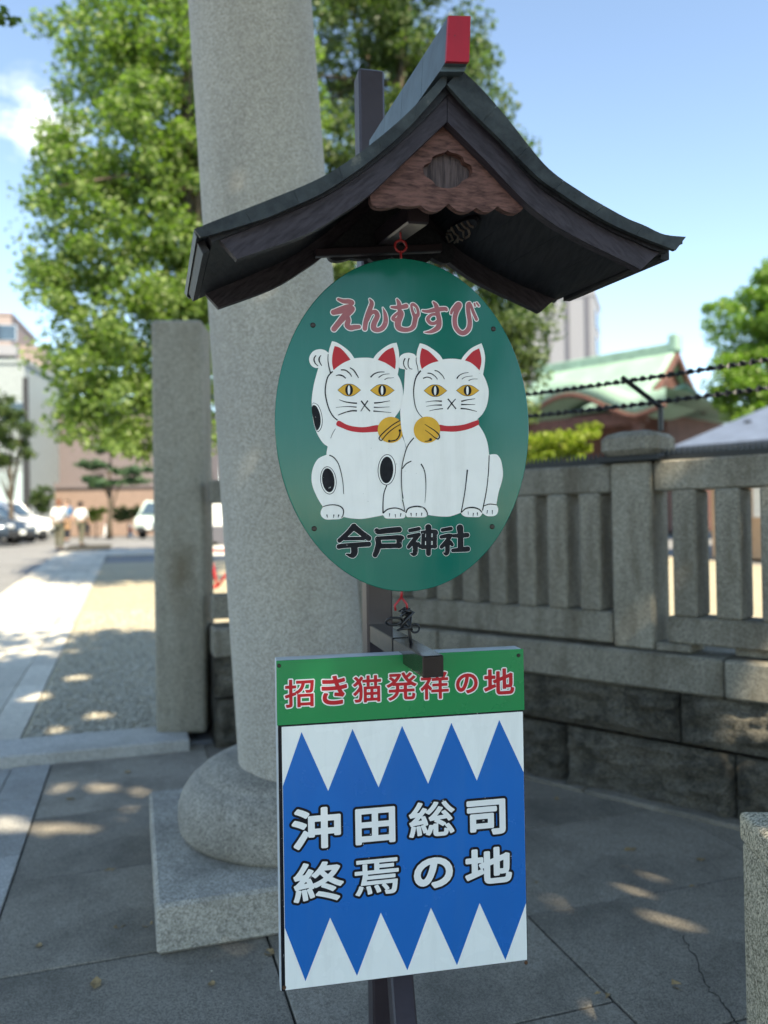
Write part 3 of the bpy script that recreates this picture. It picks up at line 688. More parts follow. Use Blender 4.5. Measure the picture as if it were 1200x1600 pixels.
def prism(name, loops, t0, t1, mat, parent, smooth=False):
    if not isinstance(loops[0], list): loops = [loops]
    flat, tris = tess(loops); n = len(flat)
    V = [rp(p, t0) for p in flat] + [rp(p, t1) for p in flat]
    Fc = []
    for t in tris:
        a, b, c = t; ar = (flat[b][0] - flat[a][0]) * (flat[c][1] - flat[a][1]) - (flat[b][1] - flat[a][1]) * (flat[c][0] - flat[a][0])
        if ar < 0: t = (a, c, b)
        Fc.append(t); Fc.append((t[2] + n, t[1] + n, t[0] + n))
    o = 0
    for lp in loops:
        m = len(lp)
        for k in range(m): a, b = o + k, o + (k + 1) % m; Fc.append((a, a + n, b + n, b))
        o += m
    ob = mesh(name, V, Fc, mat, parent)
    bm = bmesh.new(); bm.from_mesh(ob.data); bmesh.ops.recalc_face_normals(bm, faces=bm.faces); bm.to_mesh(ob.data); bm.free()
    return ob
TOP_L = dens([rf(*p) for p in ((303, 358), (340, 343), (420, 312), (500, 278), (560, 240), (620, 192), (665, 148), (699, 110))])
VB_L = dens([rf(*p) for p in ((313, 370), (336, 365), (411, 342), (441, 330), (510, 298), (580, 250), (640, 198), (697.5, 132))])
BB_L = dens([rf(*p, .03) for p in ((370, 405), (420, 388), (462, 373), (497, 357), (530, 337), (577.5, 304), (640, 245), (697.7, 191))])
VBB_L = dens([rf(*p, .03) for p in ((335, 366), (375, 354), (411, 342), (441, 330), (510, 298), (580, 250), (640, 198), (697.5, 130))])
TOP_R = dens([rf(*p) for p in ((1072, 370), (1037, 366), (1007, 352), (980, 341), (940, 319), (910, 301), (854, 260), (792, 184), (751, 137), (720, 108))])
VB_R = dens([rf(*p) for p in ((1056, 391), (1040, 385), (972, 358), (920, 330), (875, 301), (840, 276), (784, 220), (733, 170), (698.5, 132))])
BB_R = dens([rf(*p, .03) for p in ((1000, 422), (992, 417), (950, 396), (917, 380), (867, 352), (820, 315), (760, 253), (698.7, 191))])
VBB_R = dens([rf(*p, .03) for p in ((1038, 387), (1005, 373), (972, 358), (920, 330), (875, 301), (840, 276), (784, 220), (733, 170), (698.5, 130))])
def offc(c, d):
    out = []
    for i, p in enumerate(c):
        q0, q1 = np.array(c[max(i - 1, 0)]), np.array(c[min(i + 1, len(c) - 1)]); t = (q1 - q0) / np.linalg.norm(q1 - q0)
        nrm = np.array([t[1], -t[0]]);  nrm = nrm if nrm[1] < 0 else -nrm
        out.append((p[0] + nrm[0] * d, p[1] + nrm[1] * d))
    return out
def split(curve, other, parts):
    """cut the band between two curves into pieces with hairline gaps"""
    def resamp(c, n):
        c = np.array(c); s = np.concatenate([[0], np.cumsum(np.linalg.norm(np.diff(c, axis=0), axis=1))]); q = np.linspace(0, s[-1], n)
        return np.stack([np.interp(q, s, c[:, 0]), np.interp(q, s, c[:, 1])], 1)
    n = parts * 8 + 1; a, b = resamp(curve, n), resamp(other, n); out = []
    for k in range(parts):
        i0, i1 = k * 8, k * 8 + 8
        A, B = a[i0:i1 + 1].copy(), b[i0:i1 + 1].copy()
        if k < parts - 1: A[-1] += (A[-2] - A[-1]) * .05; B[-1] += (B[-2] - B[-1]) * .05
        out.append([tuple(p) for p in A] + [tuple(p) for p in B[::-1]])
    return out
for side, TOP, VB, VBB, BB in ((0, TOP_L, VB_L, VBB_L, BB_L), (1, TOP_R, VB_R, VBB_R, BB_R)):
    # copper skin over the whole slope, boards under it
    prism('copper_sheet', TOP + offc(TOP, .012)[::-1], .012, RL - .012, M['copper'], roof)
    for pl in split(offc(TOP[5:], .014), offc(TOP[5:], .030), 6): prism('roof_board', pl, .02, RL - .02, M['under'], roof)
    for pl in split(TOP, VB, 6):
        prism('verge_strip', pl, 0, .011, M['copper'], roof)
        prism('verge_strip', pl, RL - .011, RL, M['copper'], roof)
    prism('bargeboard', VBB + BB[::-1], .028, .052, M['barge_r' if side else 'barge_l'], roof)
    prism('bargeboard', VBB + BB[::-1], RL - .05, RL - .026, M['barge_r' if side else 'barge_l'], roof)
    # eave fascia along the lower edge
    e0, e1_ = np.array(offc(TOP, .0125)[1]), np.array(offc(TOP, .036)[1]); ins = np.array(offc(TOP, .0125)[4]); ins2 = np.array(offc(TOP, .036)[4])
    prism('eave_board', [tuple(e0), tuple(ins), tuple(ins2), tuple(e1_)], .054, RL - .052, M['under'], roof)
# gable boards
c2 = lambda x, y: rf(560 + x * .23333, 170 + y * .23333, .06)
def arc(p, q, r, n=7):
    """bulging arc p->r->q (quadratic)"""
    return [tuple((1 - t) ** 2 * np.array(p) + 2 * t * (1 - t) * np.array(r) + t * t * np.array(q)) for t in np.linspace(0, 1, n)][:-1]
gb = [(590, 80), (75, 575)] + arc((75, 580), (265, 650), (60, 720)) [1:] + arc((265, 650), (410, 652), (335, 668)) + arc((410, 652), (597, 640), (500, 745)) + arc((597, 640), (782, 668), (690, 742)) + arc((782, 668), (922, 658), (860, 735)) + arc((922, 658), (1110, 625), (1085, 770)) + [(1112, 612)]
crest = dens([(590, 283), (615, 300), (650, 308), (690, 330), (705, 362), (745, 385), (757, 420), (742, 460), (690, 490), (655, 525), (590, 540), (520, 525), (490, 490), (440, 455), (428, 420), (437, 385), (482, 362), (492, 328), (540, 308), (575, 298), (590, 283)], 3)[:-1]
GB = [c2(*p) for p in gb]; CR = [c2(*p) for p in crest]
prism('gable_board', [GB, CR], .054, .072, M['gable'], roof)
prism('crest_panel', [c2(592 + (p[0] - 592) * 1.08, 410 + (p[1] - 410) * 1.08) for p in crest], .0725, .078, M['crest'], roof)
prism('gable_board', [GB], RL - .078, RL - .055, M['under'], roof)
# carved plaque fixed under the right slope
UC = sorted(offc(TOP_R, .032)); UCx = [p[0] for p in UC]; UCy = [p[1] for p in UC]
def under(px, py, lift):
    lo, hi = .05, RL
    for _ in range(40):
        m_ = (lo + hi) / 2; a_, b_ = rf(px, py, m_)
        if b_ < np.interp(a_, UCx, UCy): lo = m_
        else: hi = m_
    a_, b_ = rf(px, py, lo); return rp((a_ - lift * .6, b_ - lift * .8), lo)
lp = [(725 + 25 * math.cos(q_) - 7 * math.sin(q_), 354 + 17 * math.sin(q_) - 9 * math.cos(q_)) for q_ in np.linspace(0, 6.28, 25)[:-1]]
V = [under(*p, .004) for p in lp] + [under(*p, .016) for p in lp]; n = 24
mesh('carved_plaque', V, [tuple(range(n)), tuple(range(n, 2 * n))] + [(k, (k + 1) % n, n + (k + 1) % n, n + k) for k in range(n)], M['under'], roof)
mb = MB()
for sq in ([(703, 360), (708, 370), (714, 366), (710, 357), (704, 357)], [(711, 346), (716, 356), (722, 360), (721, 370)], [(719, 342), (724, 350), (730, 353), (731, 362)], [(727, 339), (733, 347), (738, 349), (740, 357)], [(736, 336), (741, 344), (746, 346)], [(716, 371), (722, 364), (729, 367)], [(733, 364), (739, 360)], [(706, 352), (712, 351)]):
    mb.tube([under(*p, .018) for p in sq], .0032, 6)
mb.build('carving', M['carving'], roof)
# ridge
rq = lambda x, y: rf(530 + x * .191667, 10 + y * .191667, -.035)
R1 = [rq(885, 88), rq(1064, 90), rq(1052, 462), rq(866, 456)]
segs = np.linspace(-.035, RL + .02, 5)
for k in range(4): prism('ridge_cover', R1, segs[k] + (.0015 if k else .004), segs[k + 1], M['ridge_copper'], roof)
mid = [tuple(np.array(p) * .97 + np.mean(np.array(R1), 0) * .03) for p in R1]
prism('ridge_end', R1, -.040, -.0315, M['red_cap'], roof)
rb = lambda x, y: rf(530 + x * .191667, 10 + y * .191667, 0)
prism('ridge_base', [rb(868, 440), rb(1040, 440), rb(990, 570), rb(790, 570)], -.02, RL + .005, M['ridge_copper'], roof)
# hanging beam below the ridge, thin cross bar
bm0, bm1 = at(640, 338, 1.80), at(580, 385, 2.14)
dbm = (bm1 - bm0); cb = (bm0 + bm1) / 2 + Vector((.012, 0, 0)); MB().box(cb, .05, dbm.length + .06, .045, EX, dbm.normalized(), EX.cross(dbm.normalized()), .004).build('hanging_beam', M['post_paint'], roof)
k0, k1 = at(492, 396, 2.0), at(690, 388, 2.03)
MB().box((k0 + k1) / 2, (k1 - k0).length, .018, .020, (k1 - k0).normalized(), EB, Z, .002).build('cross_bar', M['post_paint'], roof)
# lower arm: outer sleeve and end
ZA = 1.191
tip = at(677, 1038, 1.70); tip.z = ZA
armd = EB.copy(); Lr = (POST_Y - .03 - tip.y) / armd.y
def armbox(t0, t1, w, name, mat):
    c = tip + armd * ((t0 + t1) / 2); return MB().box(c, w, t1 - t0, w, EX, armd, Z, .0022).build(name, mat, stand)
armbox(0, .265, .0465, 'arm', M['arm_paint'])
armbox(.266, .272, .040, 'arm_joint', M['cable'])
armbox(.273, Lr, .0485, 'arm', M['arm_paint'])

# ------------------------------------------------------------------ flat painting helpers on a sign plane
SY = rad(11.0)
SX = Vector((math.cos(SY), math.sin(SY), 0)); SN = Vector((math.sin(SY), -math.cos(SY), 0))
class Plane:
    def __init__(s, o): s.o = o
    def uv(s, px, py):
        p = plane_hit(px, py, s.o, SN) - s.o; return (p.dot(SX), p.z)
    def w(s, u, v, k=0.0): return s.o + SX * u + Z * v + SN * k
def smooth_loop(pts, n=5):
    """closed Catmull-Rom; a doubled point is a corner"""
    m = len(pts); out = []
    for i in range(m):
        p0, p1, p2, p3 = [np.array(pts[(i + j) % m], float) for j in (-1, 0, 1, 2)]
        if np.allclose(p1, p2): continue
        for k in range(n):
            t = k / n; out.append(tuple(.5 * ((2 * p1) + (-p0 + p2) * t + (2 * p0 - 5 * p1 + 4 * p2 - p3) * t * t + (-p0 + 3 * p1 - 3 * p2 + p3) * t ** 3)))
    return out
def paint(pl, name, loop_px, k, mat, parent, n=5, conv=True):
    lp = [pl.uv(*p) for p in loop_px] if conv else loop_px
    if n: lp = smooth_loop(lp, n)
    flat, tris = tess([lp])
    Fc = []
    for a, b, c in tris:
        ar = (flat[b][0] - flat[a][0]) * (flat[c][1] - flat[a][1]) - (flat[b][1] - flat[a][1]) * (flat[c][0] - flat[a][0])
        Fc.append((a, b, c) if ar > 0 else (a, c, b))
    return mesh(name, [pl.w(u, v, k) for u, v in flat], Fc, mat, parent)
def ribbons(pl, name, strokes, k, mat, parent):
    """strokes: (list of px points, width px at start, middle, end)"""
    V, Fc = [], []
    for pts, w0, w1, w2 in strokes:
        c = np.array(dens(pts, 6)) if len(pts) > 2 else np.array([np.array(pts[0]) + (np.array(pts[1]) - np.array(pts[0])) * t for t in np.linspace(0, 1, 6)])
        n = len(c); b = len(V)
        for i in range(n):
            t = c[min(i + 1, n - 1)] - c[max(i - 1, 0)]; t = t / (np.linalg.norm(t) + 1e-9); nr = np.array([-t[1], t[0]]); f = i / (n - 1)
            w = (w0 * (1 - 2 * f) + w1 * 2 * f) if f < .5 else (w1 * (2 - 2 * f) + w2 * (2 * f - 1))
            for sgn in (1, -1):
                q = c[i] + nr * w / 2 * sgn; V.append(pl.w(*pl.uv(*q), k))
        for i in range(n - 1): a = b + 2 * i; Fc.append((a, a + 2, a + 3, a + 1))
    o = mesh(name, V, Fc, mat, parent); o['kind'] = 'stuff'
    return o
def contour(F, x0, y0, h, lev):
    """filled region F < lev as quads and clipped cells"""
    V, Fc = [], []; ny, nx = F.shape; G_ = F - lev
    for j in range(ny - 1):
        i = 0
        while i < nx - 1:
            c = (G_[j, i], G_[j, i + 1], G_[j + 1, i + 1], G_[j + 1, i])
            if max(c) < 0:
                i1 = i
                while i1 < nx - 2 and max(G_[j, i1 + 1], G_[j, i1 + 2], G_[j + 1, i1 + 1], G_[j + 1, i1 + 2]) < 0: i1 += 1
                b = len(V); V += [(x0 + i * h, y0 + j * h), (x0 + (i1 + 1) * h, y0 + j * h), (x0 + (i1 + 1) * h, y0 + (j + 1) * h), (x0 + i * h, y0 + (j + 1) * h)]; Fc.append((b, b + 1, b + 2, b + 3)); i = i1 + 1; continue
            if min(c) < 0:
                P = [(i, j), (i + 1, j), (i + 1, j + 1), (i, j + 1)]; poly = []
                for k in range(4):
                    a, b_ = c[k], c[(k + 1) % 4]
                    if a < 0: poly.append(P[k])
                    if (a < 0) != (b_ < 0):
                        t = a / (a - b_); poly.append((P[k][0] + (P[(k + 1) % 4][0] - P[k][0]) * t, P[k][1] + (P[(k + 1) % 4][1] - P[k][1]) * t))
                b = len(V); V += [(x0 + p[0] * h, y0 + p[1] * h) for p in poly]; Fc.append(tuple(range(b, b + len(poly))))
            i += 1
    return V, Fc
def seg_dist(X, Y, a, b, ra=0.0, rb=0.0):
    d = b - a; L2 = d.dot(d) + 1e-18; t = np.clip(((X - a[0]) * d[0] + (Y - a[1]) * d[1]) / L2, 0, 1)
    return np.hypot(X - a[0] - d[0] * t, Y - a[1] - d[1] * t) - (ra + (rb - ra) * t)
def brush_sdf(strokes, pad, h):
    """strokes in local metres: lists of (u, v, r)"""
    allp = np.array([p for s in strokes for p in s]); m = allp[:, 2].max() + pad
    x0, y0 = allp[:, 0].min() - m, allp[:, 1].min() - m; x1, y1 = allp[:, 0].max() + m, allp[:, 1].max() + m
    X, Y = np.meshgrid(np.arange(x0, x1, h), np.arange(y0, y1, h)); Fd = np.full(X.shape, 9.0)
    for s in strokes:
        c = np.array(dens(s, 5))
        for a, b in zip(c, c[1:]): Fd = np.minimum(Fd, seg_dist(X, Y, a[:2], b[:2], a[2], b[2]))
    return Fd, x0, y0
def glyph_sdf(ch, cu, cv, sx, sy, pad, h, shear=0.0):
    """signed distance of a font glyph, its em box scaled to sx, sy and centred on cu, cv"""
    cd = bpy.data.curves.new('t', 'FONT'); cd.body = ch; cd.resolution_u = 5; ob = bpy.data.objects.new('t', cd); COL.objects.link(ob)
    me = ob.to_mesh(); me.calc_loop_triangles()
    co = np.array([v.co[:2] for v in me.vertices]); tri = [tuple(t.vertices) for t in me.loop_triangles]
    ob.to_mesh_clear(); bpy.data.objects.remove(ob); bpy.data.curves.remove(cd)
    co = np.stack([cu + (co[:, 0] - .5) * sx, cv + (co[:, 1] - .38) * sy], 1)
    key = {}; idx = []
    for p in co: idx.append(key.setdefault((round(p[0], 7), round(p[1], 7)), len(key)))
    cnt = {}
    for t in tri:
        for a, b in ((0, 1), (1, 2), (2, 0)):
            e = tuple(sorted((idx[t[a]], idx[t[b]]))); cnt[e] = cnt.get(e, 0) + 1
    pos = {i: k for k, i in key.items()}
    edges = [(np.array(pos[e[0]]), np.array(pos[e[1]])) for e, c_ in cnt.items() if c_ == 1]
    x0, y0 = co.min(0) - pad - h; x1, y1 = co.max(0) + pad + 2 * h
    X, Y = np.meshgrid(np.arange(x0, x1, h), np.arange(y0, y1, h)); Fd = np.full(X.shape, 9.0); ins = np.zeros(X.shape, bool)
    for a, b in edges: Fd = np.minimum(Fd, seg_dist(X, Y, a, b))
    for t in tri:
        a, b, c = co[t[0]], co[t[1]], co[t[2]]
        s1 = (b[0] - a[0]) * (Y - a[1]) - (b[1] - a[1]) * (X - a[0]); s2 = (c[0] - b[0]) * (Y - b[1]) - (c[1] - b[1]) * (X - b[0]); s3 = (a[0] - c[0]) * (Y - c[1]) - (a[1] - c[1]) * (X - c[0])
        ins |= ((s1 >= 0) & (s2 >= 0) & (s3 >= 0)) | ((s1 <= 0) & (s2 <= 0) & (s3 <= 0))
    return np.where(ins, -Fd, Fd), x0, y0
def layer(pl, name, F, x0, y0, h, lev, k, mat, parent):
    V, Fc = contour(F, x0, y0, h, lev)
    return mesh(name, [pl.w(u, v, k) for u, v in V], Fc, mat, parent)
def screw(pl, px, py, r, k, mat, parent):
    u, v_ = pl.uv(px, py); V, Fc = [], []
    for rr, kk in ((r, k), (r, k + .0012), (r * .7, k + .0024)):
        for i in range(12): a = i * math.pi / 6; V.append(pl.w(u + rr * math.cos(a), v_ + rr * math.sin(a), kk))
    for j in range(2):
        for i in range(12): Fc.append((j * 12 + i, j * 12 + (i + 1) % 12, j * 12 + 12 + (i + 1) % 12, j * 12 + 12 + i))
    Fc.append(tuple(range(24, 36))); return mesh('screw', V, Fc, mat, parent)

# ------------------------------------------------------------------ oval sign
PO = Plane(at(628, 665, 1.86))
oc = PO.uv(628, 665)
ou0, ou1 = PO.uv(429.5, 660)[0], PO.uv(826, 640)[0]; ov0, ov1 = PO.uv(618, 925)[1], PO.uv(640, 404)[1]
ocu, ocv, oa, ob_ = (ou0 + ou1) / 2, (ov0 + ov1) / 2, (ou1 - ou0) / 2, (ov1 - ov0) / 2
oval = thing('oval_sign', 'glossy green oval sign with two white beckoning cats hanging under the little roof', 'sign', PO.w(ocu, ov0))
def oval_ring(s, k, n=96): return [PO.w(ocu + (oa + s) * math.cos(2 * math.pi * i / n), ocv + (ob_ + s) * math.sin(2 * math.pi * i / n), k) for i in range(n)]
V = oval_ring(-.006, -.016) + oval_ring(-.0, -.013) + oval_ring(0, -.0022) + oval_ring(-.0018, -.0006); n = 96
Fc = [(j * n + i, j * n + (i + 1) % n, (j + 1) * n + (i + 1) % n, (j + 1) * n + i) for j in range(3) for i in range(n)] + [tuple(reversed(range(n)))]
mesh('board_edge', V, Fc, M['oval_green'], oval)
Vf = oval_ring(-.0018, -.0006); mesh('board', Vf, [tuple(range(n))], M['oval_green'], oval)
A_ = lambda x, y: (480 + x / 7.5, 520 + y / 7.5)
B_ = lambda x, y: (480 + x / 7.5, 650 + y / 7.5)
C_ = lambda x, y: (620 + x / 7.5, 520 + y / 7.5)
D_ = lambda x, y: (620 + x / 6.6667, 650 + y / 6.6667)
def cv(f, pts): return [f(*p) for p in pts]
left_cat = cv(A_, [(130, 412), (90, 410), (45, 380), (22, 320), (35, 260), (80, 210), (150, 192), (210, 205), (249, 236), (249, 236), (262, 180), (290, 98), (290, 98), (350, 115), (430, 165), (500, 225), (552, 298), (552, 298), (640, 292), (720, 292), (775, 300), (775, 300), (820, 240), (900, 175), (980, 130), (1047, 116), (1047, 116), (1070, 200), (1078, 290), (1075, 400), (1060, 490), (1060, 490), (1095, 560), (1116, 640), (1124, 720), (1112, 820), (1085, 905), (1030, 985), (1000, 1040), (1060, 1200)]) + \
    cv(B_, [(1115, 235), (1165, 370), (1120, 600), (1108, 900), (1140, 1105), (1140, 1105), (1152, 1150), (1140, 1190), (1100, 1200), (1000, 1202), (920, 1198), (890, 1162), (890, 1162), (800, 1180), (640, 1206), (500, 1197), (430, 1182), (430, 1182), (380, 1207), (300, 1212), (220, 1212), (170, 1178), (157, 1125), (185, 1065), (185, 1065), (120, 960), (65, 830), (50, 720), (70, 600), (130, 500), (225, 455), (225, 455), (228, 420), (240, 358), (240, 358), (180, 310), (120, 215), (85, 120), (65, 15)]) + \
    cv(A_, [(52, 800), (75, 620), (105, 500), (130, 412)])
right_cat = cv(C_, [(95, 430), (50, 422), (25, 405), (18, 330), (40, 272), (90, 242), (150, 236), (205, 255), (226, 285), (226, 285), (240, 200), (268, 124), (268, 124), (340, 145), (430, 200), (500, 260), (535, 313), (535, 313), (600, 306), (680, 306), (752, 316), (752, 316), (790, 260), (860, 190), (930, 150), (990, 124), (990, 124), (1017, 200), (1032, 290), (1025, 390), (1008, 490), (1008, 490), (1042, 560), (1070, 650), (1073, 740), (1050, 860), (1000, 955), (935, 1020), (935, 1020), (957, 1022), (957, 1085)]) + \
    cv(D_, [(855, 100), (905, 180), (942, 280), (960, 405), (960, 405), (1010, 398), (1050, 410), (1085, 470), (1103, 580), (1095, 670), (1060, 790), (1042, 880), (1036, 925), (1036, 925), (1053, 965), (1045, 1015), (1010, 1041), (940, 1042), (890, 1012), (890, 1012), (860, 1050), (800, 1053), (720, 1050), (682, 1032), (665, 1008), (665, 1008), (560, 1044), (480, 1048), (400, 1042), (320, 1030), (320, 1030), (300, 1050), (250, 1056), (150, 1054), (105, 1051), (90, 1020), (85, 995), (85, 995), (75, 930), (50, 780), (47, 600), (58, 480), (100, 335), (100, 335), (65, 215), (45, 120), (36, 10)]) + cv(C_, [(40, 900), (60, 800), (78, 700), (88, 560), (95, 430)])
def eye_loop(cx, cy, w, h):
    return [(cx - w, cy), (cx - w, cy), (cx - w * .45, cy - h * .85), (cx, cy - h), (cx + w * .45, cy - h * .8), (cx + w, cy), (cx + w, cy), (cx + w * .45, cy + h * .8), (cx, cy + h), (cx - w * .45, cy + h * .8)]
def ell(cx, cy, a, b, rot=0.0, n=20):
    c_, s_ = math.cos(rot), math.sin(rot); return [(cx + a * math.cos(t) * c_ - b * math.sin(t) * s_, cy + a * math.cos(t) * s_ + b * math.sin(t) * c_) for t in np.linspace(0, 2 * math.pi, n + 1)[:-1]]
def half(pts, a, b): return [(sum(p[0] for p in pts) / len(pts) + (p[0] - sum(q[0] for q in pts) / len(pts)) * a, sum(p[1] for p in pts) / len(pts) + (p[1] - sum(q[1] for q in pts) / len(pts)) * b) for p in pts]
K1, K2, K3, K4, K5 = .0002, .0006, .0010, .0014, .0018
def cat(body, bk, ears, collar, bell, eyes, f_eye, patches, lines, bell_lines, bell_dots):
    b = paint(PO, 'cat_picture', body, bk, M['white_paint'], oval, 4)
    for e in ears: paint(PO, 'ear', e, bk + .0004, M['red_paint'], b, 4)
    paint(PO, 'collar', collar, bk + .0004, M['red_paint'], b, 4)
    for (cx, cy, w, h) in eyes:
        ln = paint(PO, 'eye_outline', cv(f_eye, eye_loop(cx, cy, w * 1.045, h * 1.09)), bk + .0003, M['black_paint'], b, 4)
        paint(PO, 'eye', cv(f_eye, eye_loop(cx, cy, w, h)), bk + .0006, M['yellow_paint'], b, 4)
        paint(PO, 'iris', cv(f_eye, ell(cx - 2, cy, 46, h * .96)), bk + .0009, M['black_paint'], b, 0)
        paint(PO, 'pupil', cv(f_eye, ell(cx - 4, cy, 15, h * .80)), bk + .0012, M['white_paint'], b, 0)
    for lp, lp2, lp3 in patches:
        paint(PO, 'patch_outline', lp, bk + .0003, M['black_paint'], b, 3); paint(PO, 'patch_border', lp2, bk + .0005, M['white_paint'], b, 3); paint(PO, 'patch', lp3, bk + .0008, M['black_paint'], b, 3)
    ribbons(PO, 'line_drawing', lines, bk + .0007, M['black_paint'], b)
    be = paint(PO, 'bell', bell, bk + .0010, M['yellow_paint'], b, 0)
    ribbons(PO, 'bell_lines', bell_lines, bk + .0014, M['black_paint'], b)
    for d_ in bell_dots: paint(PO, 'bell_dot', d_, bk + .0016, M['black_paint'], b, 0)
    return b
S_ = lambda f, pts, a=1.0, m=1.3, e=.6: (cv(f, pts), a * 1.25, m * 1.25, e * 1.25)
lc_lines = [S_(A_, [(103, 265), (85, 290), (80, 320), (95, 360), (128, 390)], 1.2, 1.8, .8), S_(A_, [(162, 265), (143, 290), (140, 330), (170, 388)], .8, 1.9, .9),
    S_(A_, [(245, 250), (243, 320), (255, 400), (272, 470)], .8, 1.2, 1.6), S_(A_, [(298, 452), (240, 520), (213, 640), (215, 740), (250, 880), (300, 975), (355, 1025)], 1.6, 1.5, 1.4),
    S_(A_, [(335, 505), (370, 495), (415, 505), (452, 535)], .7, 1.9, 1.2), S_(A_, [(395, 435), (450, 440), (500, 480), (520, 515)], 1.6, 1.5, .9), S_(A_, [(500, 410), (545, 440), (585, 500), (602, 530)], 1.2, 1.5, .9),
    S_(A_, [(742, 522), (780, 485), (840, 462), (905, 460)], 1.8, 1.4, .9), S_(A_, [(835, 525), (880, 495), (920, 485), (965, 482)], 1.3, .8, .5), S_(A_, [(905, 550), (940, 532), (980, 530), (1015, 525)], 1.0, .7, .4),
    S_(A_, [(375, 785), (440, 808), (510, 820), (582, 826)], .6, 1.4, 1.8), S_(A_, [(335, 877), (430, 866), (510, 866), (578, 872)], .4, .9, 1.4), S_(A_, [(362, 965), (440, 935), (520, 915), (582, 915)], 1.0, 1.5, 2.0),
    S_(A_, [(783, 823), (850, 818), (910, 808), (972, 797)], 1.8, 1.2, .5), S_(A_, [(780, 873), (850, 874), (965, 868)], 1.5, .9, .4), S_(A_, [(775, 917), (840, 922), (985, 935)], 1.8, 1.1, .4),
    S_(A_, [(632, 797), (680, 860), (735, 920)], 1.7, 1.4, 1.7), S_(A_, [(710, 795), (670, 855), (627, 920)], 1.7, 1.3, .9),
    S_(B_, [(330, 150), (300, 200), (273, 262)], .5, .7, .4), S_(B_, [(258, 460), (310, 485), (365, 560), (400, 680), (420, 800), (427, 915)], 1.4, 1.1, .7),
    S_(B_, [(185, 1062), (260, 1043), (340, 1044), (400, 1068), (425, 1110), (418, 1165), (400, 1190)], 1.1, 1.6, 1.0), S_(B_, [(228, 1155), (238, 1190)], 1.6, 1.2, .6), S_(B_, [(312, 1155), (308, 1195)], 1.6, 1.0, .6), S_(B_, [(370, 1155), (362, 1190)], 1.8, 1.2, .6),
    S_(B_, [(932, 812), (900, 900), (888, 1010), (888, 1140)], 1.4, 1.2, 1.6), S_(B_, [(888, 1140), (940, 1095), (1020, 1078), (1090, 1090), (1140, 1120)], 1.6, 1.5, 1.3), S_(B_, [(965, 1140), (962, 1178)], 1.4, 1.0, .6), S_(B_, [(1030, 1150), (1036, 1190)], 1.2, .9, .6), S_(B_, [(1098, 1140), (1090, 1180)], 1.4, 1.1, .6),
    S_(B_, [(1118, 238), (1145, 300), (1163, 370)], 1.3, 1.4, 1.5)]
patch1 = cv(B_, ell(248, 755, 94, 165, -.12)), cv(B_, ell(248, 755, 87, 157, -.12)), cv(B_, ell(247, 753, 72, 141, -.12))
patch2 = cv(B_, ell(932, 630, 106, 182, .05)), cv(B_, ell(932, 630, 98, 174, .05)), cv(B_, ell(929, 632, 79, 156, .04))
patch3 = cv(A_, [(60, 830), (85, 822), (130, 850), (165, 930), (180, 1020), (170, 1110), (130, 1162), (105, 1140), (80, 1060), (55, 900)]), cv(A_, [(60, 836), (85, 828), (125, 855), (160, 935), (173, 1020), (163, 1105), (128, 1154), (108, 1138), (84, 1060), (58, 900)]), cv(A_, [(58, 862), (80, 848), (112, 868), (145, 940), (158, 1020), (150, 1095), (122, 1140), (108, 1135), (80, 1050), (57, 930)])
cat(left_cat, K1,
    [cv(A_, [(320, 156), (320, 156), (380, 175), (440, 230), (508, 315), (508, 315), (430, 350), (360, 395), (308, 438), (308, 438), (292, 360), (295, 260)]), cv(A_, [(1008, 170), (1008, 170), (930, 205), (870, 260), (826, 318), (826, 318), (900, 345), (970, 385), (1030, 428), (1030, 428), (1038, 340), (1028, 250)])],
    cv(A_, [(375, 1030), (460, 1075), (560, 1100), (680, 1105), (840, 1082), (860, 1150), (740, 1165), (620, 1168), (500, 1150), (400, 1112), (345, 1085), (345, 1050)]),
    cv(A_, ell(978, 1138, 153, 153, 0, 32)), [(492, 672, 132, 68), (880, 675, 138, 66)], A_, [patch1, patch2, patch3], lc_lines,
    [S_(B_, [(1092, 50), (1000, 105), (910, 180), (845, 250), (850, 280), (868, 290)], 1.2, 1.5, 1.2), S_(B_, [(1097, 95), (1020, 140), (940, 205), (868, 290)], .8, 1.3, 1.3), S_(B_, [(1086, 172), (1080, 225), (1040, 280), (960, 297)], 1.6, 1.6, 1.6)],
    [cv(B_, ell(1084, 172, 14, 16)), cv(B_, ell(960, 294, 16, 14))])
